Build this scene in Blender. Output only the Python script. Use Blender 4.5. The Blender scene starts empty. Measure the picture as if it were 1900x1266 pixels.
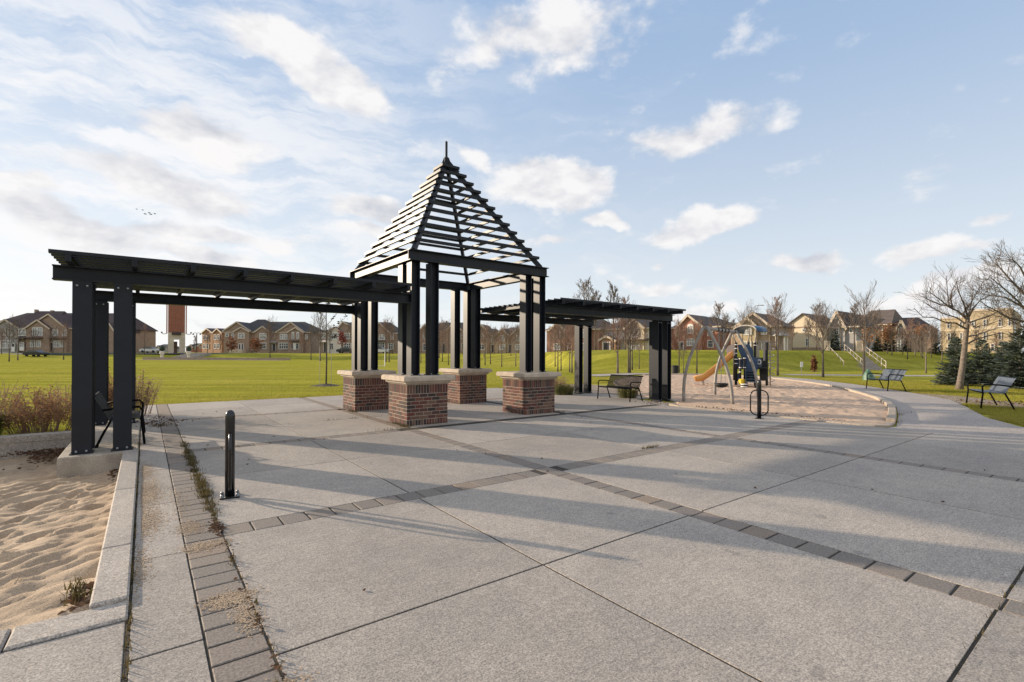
import bpy, math, random
import numpy as np
from mathutils import Matrix, Vector, noise as mnoise

# ------------------------------------------------------------------ camera, world, sun, exposure
S = bpy.context.scene
COL = S.collection
rng = random.Random(7)
YAW, PITCH, ROLL, FPX, CY = .6436, .0035, .0032, 907.46, 651.53
EYE = np.array([0, 0, 1.6])


def cam_rows():
    fw = np.array([math.sin(YAW) * math.cos(PITCH), math.cos(YAW) * math.cos(PITCH), math.sin(PITCH)])
    r = np.array([math.cos(YAW), -math.sin(YAW), 0])
    u = np.cross(r, fw)
    c, s = math.cos(ROLL), math.sin(ROLL)
    return np.array([c * r + s * u, -s * r + c * u, fw])


CM = cam_rows()
cam_data = bpy.data.cameras.new('camera')
cam = bpy.data.objects.new('camera', cam_data)
COL.objects.link(cam)
cam_data.sensor_width = 36
cam_data.sensor_fit = 'HORIZONTAL'
cam_data.lens = FPX / 1900 * 36
cam_data.shift_y = (CY - 633) / 1900
cam_data.clip_start = .05
cam_data.clip_end = 8000
m3 = Matrix((CM[0], CM[1], -CM[2])).transposed()
cam.matrix_world = Matrix.Translation(EYE) @ m3.to_4x4()
S.camera = cam


def ray(x, y):
    """direction in the place that the photograph's pixel x, y looks along"""
    return CM.T @ np.array([(x - 950) / FPX, -(y - CY) / FPX, 1])


def gp(x, y, z=0.):
    d = ray(x, y)
    return EYE + d * ((z - 1.6) / d[2])


RT = np.array([math.cos(YAW), -math.sin(YAW), 0])
FW = np.array([math.sin(YAW), math.cos(YAW), 0])
SUN_EL = math.radians(12.4)
SUN_AZ = math.atan2(-.519, .854)          # measured from +Y towards +X
SUN = np.array([math.sin(SUN_AZ) * math.cos(SUN_EL), math.cos(SUN_AZ) * math.cos(SUN_EL), math.sin(SUN_EL)])

S.view_settings.view_transform = 'Standard'
S.view_settings.look = 'None'
S.view_settings.gamma = 1
S.view_settings.use_curve_mapping = False
S.view_settings.exposure = 0.95
S.cycles.max_bounces = 6
S.cycles.transparent_max_bounces = 6

sun_l = bpy.data.lights.new('sun', 'SUN')
sun_l.energy = 3.6
sun_l.angle = math.radians(.6)
sun_l.color = (1, .83, .63)
sun_o = bpy.data.objects.new('sun', sun_l)
COL.objects.link(sun_o)
sun_o.rotation_euler = Vector(SUN).to_track_quat('Z', 'Y').to_euler()
sun_o.location = (-20, 30, 30)

W = bpy.data.worlds.new('World')
S.world = W
W.use_nodes = True
WT = W.node_tree
WT.nodes.clear()


class NG:
    """tiny helper for node graphs"""
    def __init__(s, t): s.t = t
    def n(s, typ, **kw):
        nd = s.t.nodes.new(typ)
        for k, v in kw.items(): setattr(nd, k, v)
        return nd
    def put(s, sock, v):
        if hasattr(v, 'is_output'): s.t.links.new(v, sock)
        elif v is not None:
            if isinstance(v, (tuple, list)) and len(v) == 3 and sock.type == 'RGBA': v = (*v, 1)
            sock.default_value = v
    def math(s, op, a, b=None, c=None, clamp=False):
        nd = s.n('ShaderNodeMath', operation=op, use_clamp=clamp)
        for i, v in enumerate((a, b, c)):
            if v is not None: s.put(nd.inputs[i], v)
        return nd.outputs[0]
    def vec(s, op, a, b=None, scale=None):
        nd = s.n('ShaderNodeVectorMath', operation=op)
        s.put(nd.inputs[0], a)
        if b is not None: s.put(nd.inputs[1], b)
        if scale is not None: s.put(nd.inputs['Scale'], scale)
        return nd.outputs['Value'] if op in ('DOT_PRODUCT', 'LENGTH') else nd.outputs[0]
    def mix(s, f, a, b, typ='MIX'):
        nd = s.n('ShaderNodeMix', data_type='RGBA', blend_type=typ)
        s.put(nd.inputs[0], f); s.put(nd.inputs[6], a); s.put(nd.inputs[7], b)
        return nd.outputs[2]
    def noise(s, v, scale, detail=3, rough=.5, dist=0.):
        nd = s.n('ShaderNodeTexNoise')
        if v is not None: s.put(nd.inputs['Vector'], v)
        nd.inputs['Scale'].default_value = scale
        nd.inputs['Detail'].default_value = detail
        nd.inputs['Roughness'].default_value = rough
        nd.inputs['Distortion'].default_value = dist
        return nd
    def step(s, v, a, b, lo=0., hi=1.):
        nd = s.n('ShaderNodeMapRange', interpolation_type='SMOOTHSTEP')
        for i, q in enumerate((v, a, b, lo, hi)): s.put(nd.inputs[i], q)
        return nd.outputs[0]
    def scaled(s, v, sc):
        nd = s.n('ShaderNodeMapping')
        s.put(nd.inputs['Vector'], v)
        nd.inputs['Scale'].default_value = sc
        return nd.outputs[0]


g = NG(WT)
tc = g.n('ShaderNodeTexCoord')
DIR = tc.outputs['Generated']
sky = g.n('ShaderNodeTexSky', sky_type='NISHITA')
sky.sun_disc = False
sky.sun_elevation = SUN_EL
sky.sun_rotation = SUN_AZ
sky.altitude = 150
sky.air_density = 1.0
sky.dust_density = .6
sky.ozone_density = 1.6
SKYC = sky.outputs[0]
sep = g.n('ShaderNodeSeparateXYZ')
g.put(sep.inputs[0], DIR)
EL = sep.outputs['Z']
wn = g.noise(DIR, 5, 5, .6)
warp = g.vec('SCALE', g.vec('SUBTRACT', wn.outputs['Color'], (.5, .5, .5)), scale=.10)
DW = g.vec('ADD', DIR, warp)
# (px, py, half width, half height, strength, tilt degrees) of the clouds in view
CLOUDS = [(590, 135, 150, 48, 1.0, -22), (1010, 70, 190, 80, .62, 5), (1300, 252, 130, 42, .72, 8), (1025, 340, 125, 42, 1.0, -8),
          (870, 285, 45, 18, .55, -20), (1133, 415, 42, 15, .85, 0), (1308, 425, 84, 30, .98, 4), (1495, 488, 62, 22, .85, 2),
          (1708, 455, 66, 24, .85, 0), (1795, 452, 45, 10, .5, 0), (695, 398, 85, 24, .95, 6), (1045, 447, 60, 12, .5, 0),
          (1205, 525, 48, 14, .6, 0), (1218, 485, 24, 10, .5, 0), (1680, 568, 110, 34, .8, 4), (1800, 512, 80, 26, .8, 6),
          (1250, 578, 160, 12, .7, -2), (1845, 408, 40, 12, .4, 0), (50, 328, 50, 18, .6, 0), (380, 478, 115, 22, .85, -5),
          (380, 250, 120, 40, .75, -10), (330, 350, 150, 44, .85, -12), (160, 420, 150, 42, .8, -14), (690, 435, 60, 14, .7, 0),
          (400, 440, 190, 20, .7, 0), (1420, 590, 60, 8, .45, 0), (420, 600, 90, 7, .5, 0), (470, 585, 60, 5, .5, 0), (790, 590, 60, 8, .5, 0)]
acc = None
for (cx, cy, rx, ry, st, tl) in CLOUDS:
    c = ray(cx, cy); k = np.linalg.norm(c); c = c / k
    a = np.cross(c, (0, 0, 1)); a /= np.linalg.norm(a)
    b = np.cross(a, c)
    t = math.radians(tl)
    a2, b2 = a * math.cos(t) + b * math.sin(t), -a * math.sin(t) + b * math.cos(t)
    sc = FPX * k
    u = g.vec('DOT_PRODUCT', DW, tuple(a2 * sc / rx))
    v = g.vec('DOT_PRODUCT', DW, tuple(b2 * sc / ry))
    w = g.math('MULTIPLY', g.math('MINIMUM', g.vec('DOT_PRODUCT', DIR, tuple(c)), 0.), 90)
    cb = g.n('ShaderNodeCombineXYZ')
    g.put(cb.inputs[0], u); g.put(cb.inputs[1], v); g.put(cb.inputs[2], w)
    val = g.math('MULTIPLY', g.math('SUBTRACT', 1.25, g.vec('LENGTH', cb.outputs[0])), st)
    acc = val if acc is None else g.math('MAXIMUM', acc, val)
# elsewhere in the sky: added fair weather cloud, thickened to whiten the fill light, away from the part the photograph shows
view = ray(950, 400); view = view / np.linalg.norm(view)
away = g.step(g.vec('DOT_PRODUCT', DIR, tuple(view)), .62, .30)
cn = g.noise(g.vec('MULTIPLY', DIR, (2.2, 2.2, 5)), 1.3, 5, .55).outputs[0]
acc = g.math('MAXIMUM', acc, g.math('MULTIPLY', g.math('MULTIPLY_ADD', cn, 3.2, -1.15), away))
fb = g.noise(g.vec('MULTIPLY', DIR, (6, 6, 11)), 1.9, 9, .56).outputs[0]
dens = g.math('ADD', acc, g.math('MULTIPLY_ADD', fb, 1.5, -.79))
cloud = g.step(dens, .06, .52)
fb2 = g.noise(g.vec('MULTIPLY', g.vec('ADD', DIR, tuple(np.array(SUN) * .03 + np.array([0, 0, .055]))), (6, 6, 11)), 1.7, 4, .5).outputs[0]
lit = g.math('MULTIPLY_ADD', g.math('SUBTRACT', fb, fb2), 2.7, .70, clamp=True)
cloudc = g.mix(lit, (5.1, 5.25, 5.75), (8.0, 7.85, 7.8))
# thin high streaks and the bright veil towards the sun
sd = g.vec('DOT_PRODUCT', DIR, tuple(SUN))
strk = g.noise(g.vec('MULTIPLY', DW, (3, 3, 16)), 2.0, 6, .6).outputs[0]
veil = g.math('MULTIPLY', g.step(sd, .22, .92), g.step(strk, .33, .62, .18, 1.0))
veil2 = g.math('MULTIPLY', g.step(strk, .46, .78), g.step(sd, -.1, .75, .0, .55))
zen = g.step(EL, .72, .25)
veil = g.math('MULTIPLY', g.math('MAXIMUM', veil, veil2), g.math('MULTIPLY_ADD', zen, .55, .45))
hz = g.math('POWER', g.math('SUBTRACT', 1, g.math('MAXIMUM', EL, 0)), 9)
SKYG = g.mix(.72, SKYC, g.mix(g.step(EL, 0, .62), (7.6, 8.05, 8.5), (3.6, 5.05, 7.35)))
skyb = g.mix(g.math('MULTIPLY', hz, .55), SKYG, (7.2, 7.6, 8.0))
skyb = g.mix(g.math('MULTIPLY', veil, .92), skyb, (8.1, 8.05, 8.1))
skyb = g.mix(g.math('MULTIPLY', cloud, .94), skyb, cloudc)
bg = g.n('ShaderNodeBackground')
g.put(bg.inputs[0], skyb)
bg.inputs[1].default_value = .063
wo = g.n('ShaderNodeOutputWorld')
WT.links.new(bg.outputs[0], wo.inputs[0])


# ------------------------------------------------------------------ materials
def mat(name, col, rough=.8, col2=None, nscale=3., ndetail=4, nlo=.35, nhi=.65, bump=0., bscale=40., bdetail=5, stretch=None,
        rnd=0., rndpal=None, metal=0., spec=.5, speck=0., speckscale=150., transl=0., coord='pos', dist=.01):
    m = bpy.data.materials.new(name)
    m.use_nodes = True
    q = NG(m.node_tree)
    b = m.node_tree.nodes['Principled BSDF']
    if coord == 'pos': P = q.n('ShaderNodeNewGeometry').outputs['Position']
    else: P = q.n('ShaderNodeTexCoord').outputs['Object']
    SP = q.scaled(P, stretch) if stretch else P
    base = None
    oi = q.n('ShaderNodeObjectInfo').outputs['Random'] if (rnd or rndpal) else None
    if rndpal:
        cr = q.n('ShaderNodeValToRGB')
        cr.color_ramp.interpolation = 'CONSTANT'
        els = cr.color_ramp.elements
        while len(els) < len(rndpal): els.new(.5)
        for i, cc in enumerate(rndpal):
            els[i].position = i / len(rndpal); els[i].color = (*cc, 1)
        q.put(cr.inputs[0], oi)
        base = cr.outputs[0]
    else: base = (*col, 1)
    if col2:
        f = q.step(q.noise(SP, nscale, ndetail, .6).outputs[0], nlo, nhi)
        base = q.mix(f, base, (*col2, 1))
    if speck:
        f = q.noise(P, speckscale, 2, .6).outputs[0]
        base = q.mix(1., base, q.mix(q.step(f, .3, .7), (1 - speck,) * 3, (1 + speck,) * 3), 'MULTIPLY')
    if rnd:
        hsv = q.n('ShaderNodeHueSaturation')
        q.put(hsv.inputs['Color'], base)
        q.put(hsv.inputs['Value'], q.math('MULTIPLY_ADD', oi, 2 * rnd, 1 - rnd))
        base = hsv.outputs[0]
    q.put(b.inputs['Base Color'], base)
    b.inputs['Roughness'].default_value = rough
    b.inputs['Metallic'].default_value = metal
    b.inputs['Specular IOR Level'].default_value = spec
    if bump:
        bp = q.n('ShaderNodeBump')
        bp.inputs['Strength'].default_value = bump
        bp.inputs['Distance'].default_value = dist
        q.put(bp.inputs['Height'], q.noise(SP, bscale, bdetail, .65).outputs[0])
        q.put(b.inputs['Normal'], bp.outputs[0])
    if transl:
        tr = q.n('ShaderNodeBsdfTranslucent')
        q.put(tr.inputs[0], base)
        ms = q.n('ShaderNodeMixShader')
        ms.inputs[0].default_value = transl
        out = m.node_tree.nodes['Material Output']
        m.node_tree.links.new(b.outputs[0], ms.inputs[1])
        m.node_tree.links.new(tr.outputs[0], ms.inputs[2])
        m.node_tree.links.new(ms.outputs[0], out.inputs[0])
    return m


def concrete_mat(name, c1, c2, axis=0, rough=.85, broom=.5):
    m = bpy.data.materials.new(name)
    m.use_nodes = True
    q = NG(m.node_tree)
    b = m.node_tree.nodes['Principled BSDF']
    P = q.n('ShaderNodeNewGeometry').outputs['Position']
    oi = q.n('ShaderNodeObjectInfo').outputs['Random']
    big = q.step(q.noise(P, .9, 5, .65, .4).outputs[0], .32, .68)
    base = q.mix(big, (*c1, 1), (*c2, 1))
    # pinkish and bluish cast in broad stains
    st = q.step(q.noise(P, 2.6, 5, .7, .6).outputs[0], .55, .75)
    base = q.mix(q.math('MULTIPLY', st, .5), base, (c1[0] * .72, c1[1] * .71, c1[2] * .72))
    f = q.noise(P, 90, 2, .7).outputs[0]
    base = q.mix(1., base, q.mix(q.step(f, .36, .64), (.70, .70, .71), (1.28, 1.27, 1.25)), 'MULTIPLY')
    f = q.noise(P, 30, 3, .7).outputs[0]
    base = q.mix(1., base, q.mix(q.step(f, .36, .64), (.87, .87, .875), (1.12, 1.115, 1.11)), 'MULTIPLY')
    f = q.noise(P, 7, 5, .7).outputs[0]
    base = q.mix(1., base, q.mix(q.step(f, .32, .68), (.93, .93, .935), (1.065, 1.06, 1.055)), 'MULTIPLY')
    pit = q.step(q.noise(P, 48, 3, .6).outputs[0], .60, .65)
    base = q.mix(q.math('MULTIPLY', pit, .55), base, (.12, .115, .11))
    blot = q.step(q.noise(P, 6.5, 3, .5).outputs[0], .70, .76)
    base = q.mix(q.math('MULTIPLY', blot, .25), base, (.2, .19, .18))
    sc = (2.2, 70, 3) if axis == 0 else (70, 2.2, 3)
    br = q.noise(q.scaled(P, sc), 1., 3, .6).outputs[0]
    base = q.mix(q.math('MULTIPLY', q.step(br, .52, .70), .62 * broom), base, (.16, .15, .14))
    sp_ = q.step(q.noise(P, 3.1, 2, .4).outputs[0], .735, .755)
    base = q.mix(q.math('MULTIPLY', sp_, .35), base, (.11, .10, .095))
    vor = q.n('ShaderNodeTexVoronoi', feature='DISTANCE_TO_EDGE')
    vor.inputs['Scale'].default_value = .42
    q.put(vor.inputs['Vector'], q.vec('ADD', P, q.vec('SCALE', q.noise(P, 2.2, 4, .6).outputs['Color'], scale=.45)))
    ck = q.math('MULTIPLY', q.step(vor.outputs['Distance'], .0035, .0008), q.step(q.noise(P, .45, 2, .5).outputs[0], .56, .60))
    base = q.mix(q.math('MULTIPLY', ck, .25), base, (.08, .075, .07))
    hsv = q.n('ShaderNodeHueSaturation')
    q.put(hsv.inputs['Color'], base)
    q.put(hsv.inputs['Value'], q.math('MULTIPLY_ADD', oi, .2, .9))
    q.put(b.inputs['Base Color'], hsv.outputs[0])
    b.inputs['Roughness'].default_value = rough
    b.inputs['Specular IOR Level'].default_value = .35
    h = q.math('ADD', q.math('MULTIPLY', br, .5 * broom), q.noise(P, 70, 4, .7).outputs[0])
    bp = q.n('ShaderNodeBump')
    bp.inputs['Strength'].default_value = .35
    bp.inputs['Distance'].default_value = .004
    q.put(bp.inputs['Height'], h)
    q.put(b.inputs['Normal'], bp.outputs[0])
    return m


M = {}
M['slab'] = concrete_mat('broomed_concrete', (.405, .358, .308), (.335, .302, .268))
M['kerb'] = concrete_mat('kerb_concrete', (.42, .372, .32), (.345, .31, .275), 1, broom=.2)
M['plinth'] = mat('plinth_concrete', (.42, .37, .30), .9, (.30, .26, .21), 3, bump=.3, bscale=60, speck=.2, speckscale=60)
M['joint'] = mat('joint_soil', (.028, .024, .02), .95, (.055, .045, .034), 8, bump=.5)
M['paver'] = mat('paver_stone', (0, 0, 0), .85, None, rndpal=[(.225, .19, .16), (.235, .197, .165), (.20, .172, .148), (.24, .20, .165), (.21, .182, .158), (.205, .175, .152), (.195, .168, .147), (.23, .192, .163), (.215, .185, .158), (.25, .195, .15)],
                 speck=.25, speckscale=70, bump=.35, bscale=70, dist=.005)
M['steel'] = mat('charcoal_painted_steel', (.012, .015, .021), .46, (.016, .020, .028), 2.5, bump=.05, bscale=18, spec=.27, coord='obj')
M['galv'] = mat('bolt_steel', (.30, .31, .33), .4, metal=.6)
M['black'] = mat('black_gloss_paint', (.008, .008, .009), .22, spec=.6)
M['brick'] = mat('clay_brick', (0, 0, 0), .88, (.10, .055, .045), 14, 3, .58, .75, coord='pos', bump=.4, bscale=120, dist=.004,
                 rndpal=[(.125, .042, .032), (.10, .040, .032), (.055, .034, .028), (.15, .062, .042), (.14, .076, .054), (.085, .038, .03), (.165, .095, .064), (.115, .038, .03), (.042, .03, .027)], speck=.2, speckscale=110)
M['mortar'] = mat('mortar', (.43, .36, .29), .95, (.32, .265, .21), 6, bump=.4, bscale=120)
M['cap'] = mat('cast_stone', (.52, .435, .34), .85, (.41, .34, .265), 5, bump=.2, bscale=90, speck=.12, speckscale=90)
M['sand'] = mat('pale_sand', (.47, .35, .235), .95, (.37, .27, .18), 2.2, speck=.3, speckscale=130, bump=.6, bscale=60, dist=.010)
M['psand'] = mat('playground_sand', (.56, .40, .28), .95, (.45, .32, .225), 1.6, speck=.3, speckscale=60, bump=.5, bscale=45, dist=.01)
M['dirt'] = mat('bare_soil', (.30, .235, .175), .95, (.20, .15, .11), 3, bump=.5, speck=.3, speckscale=60)
M['pkerb'] = concrete_mat('sandy_kerb', (.44, .37, .29), (.36, .30, .24), 0, broom=.1)
M['path'] = concrete_mat('path_concrete', (.42, .37, .33), (.36, .32, .29), 0, broom=.3)
M['asphalt'] = mat('asphalt', (.055, .055, .058), .9, speck=.3)
M['bark'] = mat('bark', (.135, .11, .088), .95, (.085, .068, .055), 14, bump=.6, bscale=40, coord='obj')
M['barklight'] = mat('pale_bark', (.21, .17, .135), .92, (.13, .105, .085), 9, bump=.6, bscale=30, coord='obj')
M['twig'] = mat('twigs', (.15, .115, .095), .9)
M['twigred'] = mat('reddish_twigs', (.24, .15, .115), .9)
M['spruce'] = mat('blue_spruce_needles', (.15, .19, .16), .8, (.085, .105, .065), 2.5, transl=.2)
M['dspruce'] = mat('dark_spruce_needles', (.022, .040, .024), .85, (.035, .055, .03), 3, transl=.15)
M['orangeleaf'] = mat('dry_orange_leaves', (.42, .20, .085), .8, (.30, .15, .07), 6, transl=.35)
M['rustleaf'] = mat('rust_leaves', (.20, .075, .03), .85, (.13, .05, .025), 5, transl=.3)
M['redleaf'] = mat('red_leaves', (.20, .035, .03), .8, transl=.3)
M['darkleaf'] = mat('dark_leaves', (.035, .03, .022), .8, transl=.2)
M['shrubred'] = mat('russet_shrub', (.36, .205, .10), .85, (.20, .11, .06), 5, transl=.35)
M['shrubtan'] = mat('dry_seedheads', (.44, .31, .19), .85, (.28, .19, .12), 5, transl=.35)
M['shrubgreen'] = mat('olive_blades', (.085, .10, .025), .8, (.16, .145, .04), 4, transl=.35)
M['blade'] = mat('lawn_blades', (.30, .29, .042), .9, (.37, .32, .075), .6, transl=.45, spec=.1)
M['weed'] = mat('weeds', (.085, .075, .022), .85, (.14, .10, .04), 9, transl=.3)
M['leaf'] = mat('fallen_leaf', (.085, .048, .028), .85, (.16, .09, .05), 9, transl=.2)
M['white'] = mat('white_paint', (.78, .76, .72), .6)
M['trim'] = mat('beige_trim', (.60, .50, .40), .7)
M['glass'] = mat('window_glass', (.05, .055, .065), .12, spec=.8)
M['curtain'] = mat('curtained_glass', (.42, .42, .42), .25, (.22, .22, .23), 1.2, spec=.7)
M['dkdoor'] = mat('dark_door', (.04, .035, .04), .5)
M['slide'] = mat('orange_plastic', (.62, .25, .055), .4, (.68, .33, .085), 3)
M['hood'] = mat('beige_plastic', (.40, .33, .29), .5)
M['blue'] = mat('blue_plastic', (.018, .05, .115), .4)
M['bluemetal'] = mat('blue_roof_sheet', (.02, .075, .16), .35)
M['tread'] = mat('grey_rubber_tread', (.075, .10, .13), .6)
M['greyp'] = mat('grey_panel', (.30, .28, .26), .6)
M['alu'] = mat('galvanised_tube', (.31, .285, .25), .5, (.23, .21, .185), 3, spec=.5, coord='obj')
M['yellow'] = mat('yellow_plastic', (.75, .50, .02), .4)
M['rubber'] = mat('black_rubber', (.012, .012, .012), .7)
M['greenbag'] = mat('green_plastic_sheet', (.03, .10, .06), .5, (.13, .22, .16), 5, bump=.6, bscale=9, coord='obj')
M['clockred'] = mat('red_steel_mesh', (.32, .135, .08), .7, (.25, .105, .065), 2)
M['redpost'] = mat('red_posts', (.40, .13, .085), .6)
M['stone'] = mat('buff_stone', (.62, .52, .39), .9, (.52, .44, .33), .8, bump=.3)


def siding(name, c1, c2, scale=1.2, stretch=(1, 1, 3)):
    return mat(name, c1, .9, c2, scale, 6, .35, .65, stretch=stretch, coord='obj', bump=.3, bscale=8)


M['br_grey'] = siding('grey_brown_brick', (.37, .265, .20), (.28, .20, .155))
M['br_tan'] = siding('tan_brick', (.42, .32, .235), (.33, .25, .185))
M['br_red'] = siding('red_brick', (.40, .185, .125), (.32, .145, .10))
M['br_rust'] = siding('rust_brown_brick', (.38, .22, .16), (.30, .17, .125))
M['br_orange'] = siding('orange_brick', (.42, .24, .14), (.34, .19, .11))
M['st_cream'] = siding('cream_siding', (.70, .59, .42), (.65, .54, .39))
M['st_white'] = siding('white_stucco', (.68, .62, .55), (.62, .57, .5))
M['st_grey'] = siding('grey_siding', (.36, .34, .33), (.32, .30, .29))
M['br_buff'] = siding('buff_brick', (.50, .40, .26), (.43, .34, .22))
M['rf_dark'] = mat('dark_shingles', (.062, .060, .060), .9, (.045, .043, .045), 1.5, bump=.5, bscale=6, coord='obj')
M['rf_brown'] = mat('brown_shingles', (.135, .105, .088), .9, (.10, .078, .068), 1.5, bump=.5, bscale=6, coord='obj')
M['rf_plum'] = mat('plum_shingles', (.085, .058, .056), .9, (.065, .046, .046), 1.5, bump=.5, bscale=6, coord='obj')


# ------------------------------------------------------------------ mesh helpers
class MB:
    def __init__(s): s.v = []; s.f = []; s.m = []
    def add(s, vs, fs, mi=0):
        o = len(s.v)
        s.v.extend([tuple(map(float, p)) for p in vs])
        s.f.extend([tuple(i + o for i in f) for f in fs])
        s.m.extend([mi] * len(fs))
        return s
    def box(s, x0, x1, y0, y1, z0, z1, mi=0):
        return s.add([(x0, y0, z0), (x1, y0, z0), (x1, y1, z0), (x0, y1, z0), (x0, y0, z1), (x1, y0, z1), (x1, y1, z1), (x0, y1, z1)],
                     [(0, 3, 2, 1), (4, 5, 6, 7), (0, 1, 5, 4), (1, 2, 6, 5), (2, 3, 7, 6), (3, 0, 4, 7)], mi)
    def bevbox(s, x0, x1, y0, y1, z0, z1, b=.006, mi=0):
        """box whose top edges are chamfered"""
        V = [(x0, y0, z0), (x1, y0, z0), (x1, y1, z0), (x0, y1, z0), (x0, y0, z1 - b), (x1, y0, z1 - b), (x1, y1, z1 - b), (x0, y1, z1 - b),
             (x0 + b, y0 + b, z1), (x1 - b, y0 + b, z1), (x1 - b, y1 - b, z1), (x0 + b, y1 - b, z1)]
        F = [(0, 3, 2, 1), (8, 9, 10, 11)]
        for i in range(4):
            j = (i + 1) % 4
            F += [(i, j, 4 + j, 4 + i), (4 + i, 4 + j, 8 + j, 8 + i)]
        return s.add(V, F, mi)
    def prism(s, poly, axis, a, b, mi=0):
        """extrude a 2-D polygon along axis from a to b"""
        n = len(poly)
        def P(p, t):
            return {'x': (t, p[0], p[1]), 'y': (p[0], t, p[1]), 'z': (p[0], p[1], t)}[axis]
        V = [P(p, a) for p in poly] + [P(p, b) for p in poly]
        F = [tuple(range(n))[::-1], tuple(range(n, 2 * n))] + [(i, (i + 1) % n, n + (i + 1) % n, n + i) for i in range(n)]
        if axis == 'y': F = [f[::-1] for f in F]
        return s.add(V, F, mi)
    def bar(s, p, q, w, h, mi=0, up=(0, 0, 1)):
        p, q = np.array(p, float), np.array(q, float)
        d = q - p; d /= np.linalg.norm(d)
        a = np.cross(d, up)
        if np.linalg.norm(a) < 1e-4: a = np.cross(d, (1, 0, 0))
        a /= np.linalg.norm(a); b = np.cross(a, d)
        V = [c + a * i * w / 2 + b * j * h / 2 for c in (p, q) for i, j in ((-1, -1), (1, -1), (1, 1), (-1, 1))]
        return s.add(V, [(3, 2, 1, 0), (4, 5, 6, 7), (0, 1, 5, 4), (1, 2, 6, 5), (2, 3, 7, 6), (3, 0, 4, 7)], mi)
    def tube(s, pts, rad, n=6, mi=0, caps=True):
        pts = [np.array(p, float) for p in pts]
        if not hasattr(rad, '__len__'): rad = [rad] * len(pts)
        V = []
        pa = None
        for i, p in enumerate(pts):
            d = pts[min(i + 1, len(pts) - 1)] - pts[max(i - 1, 0)]
            d = d / (np.linalg.norm(d) + 1e-9)
            if pa is None:
                a = np.cross(d, (0, 0, 1))
                if np.linalg.norm(a) < .05: a = np.cross(d, (1, 0, 0))
            else: a = pa - d * np.dot(pa, d)
            a = a / (np.linalg.norm(a) + 1e-9); pa = a
            b = np.cross(d, a)
            for k in range(n):
                t = 2 * math.pi * k / n
                V.append(p + (a * math.cos(t) + b * math.sin(t)) * rad[i])
        F = []
        for i in range(len(pts) - 1):
            for k in range(n):
                F.append((i * n + k, i * n + (k + 1) % n, (i + 1) * n + (k + 1) % n, (i + 1) * n + k))
        if caps:
            F.append(tuple(range(n))[::-1]); F.append(tuple(range(len(V) - n, len(V))))
        return s.add(V, F, mi)
    def lathe(s, prof, n=16, cx=0, cy=0, mi=0):
        V = []
        for r, z in prof:
            for k in range(n):
                t = 2 * math.pi * k / n
                V.append((cx + r * math.cos(t), cy + r * math.sin(t), z))
        F = [(i * n + k, i * n + (k + 1) % n, (i + 1) * n + (k + 1) % n, (i + 1) * n + k) for i in range(len(prof) - 1) for k in range(n)]
        F.append(tuple(range(n))[::-1]); F.append(tuple(range(len(V) - n, len(V))))
        return s.add(V, F, mi)
    def tri(s, a, b, c, mi=0): return s.add([a, b, c], [(0, 1, 2)], mi)
    def mesh(s, name, mats, smooth=False):
        me = bpy.data.meshes.new(name)
        me.from_pydata(s.v, [], s.f)
        for m in (mats if isinstance(mats, (list, tuple)) else [mats]): me.materials.append(m)
        if any(s.m): me.polygons.foreach_set('material_index', s.m)
        if smooth: me.polygons.foreach_set('use_smooth', [True] * len(s.f))
        me.update()
        return me


def link(name, me, parent=None, loc=None, rot=None, label=None, kind=None):
    o = bpy.data.objects.new(name, me)
    COL.objects.link(o)
    if parent is not None: o.parent = parent
    if loc is not None: o.location = loc
    if rot is not None: o.rotation_euler = rot
    if label: o['label'] = label
    if kind: o['kind'] = kind
    return o


def ob(name, mb, mats, parent=None, smooth=False, **kw): return link(name, mb.mesh(name, mats, smooth), parent, **kw)


def tag(o, label, cat, group=None, kind=None):
    o['label'] = label; o['category'] = cat
    if group: o['group'] = group
    if kind: o['kind'] = kind
    return o


def thing(name, label, cat, loc=(0, 0, 0), rz=0., group=None):
    o = bpy.data.objects.new(name, None)
    COL.objects.link(o)
    o.empty_display_size = .2
    o.location = loc; o.rotation_euler = (0, 0, rz)
    return tag(o, label, cat, group)


def struct(o): o['kind'] = 'structure'; return o


def dup(root, loc, rz=None, label=None, scale=None):
    r = root.copy(); COL.objects.link(r); r.location = loc
    if rz is not None: r.rotation_euler = (0, 0, rz)
    if scale is not None: r.scale = (scale,) * 3 if not hasattr(scale, '__len__') else scale
    if label: r['label'] = label
    for ch in list(root.children):
        c = ch.copy(); COL.objects.link(c); c.parent = r
        for gch in list(ch.children):
            d = gch.copy(); COL.objects.link(d); d.parent = c
    return r


def hsec(mb, cx, cy, z0, z1, bx, by, axis='x', tf=.018, tw=.014):
    """H section post; flanges face +-axis"""
    if axis == 'x':
        mb.box(cx - bx / 2, cx - bx / 2 + tf, cy - by / 2, cy + by / 2, z0, z1)
        mb.box(cx + bx / 2 - tf, cx + bx / 2, cy - by / 2, cy + by / 2, z0, z1)
        mb.box(cx - bx / 2 + tf, cx + bx / 2 - tf, cy - tw / 2, cy + tw / 2, z0, z1)
    else:
        mb.box(cx - bx / 2, cx + bx / 2, cy - by / 2, cy - by / 2 + tf, z0, z1)
        mb.box(cx - bx / 2, cx + bx / 2, cy + by / 2 - tf, cy + by / 2, z0, z1)
        mb.box(cx - tw / 2, cx + tw / 2, cy - by / 2 + tf, cy + by / 2 - tf, z0, z1)
    return mb


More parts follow.
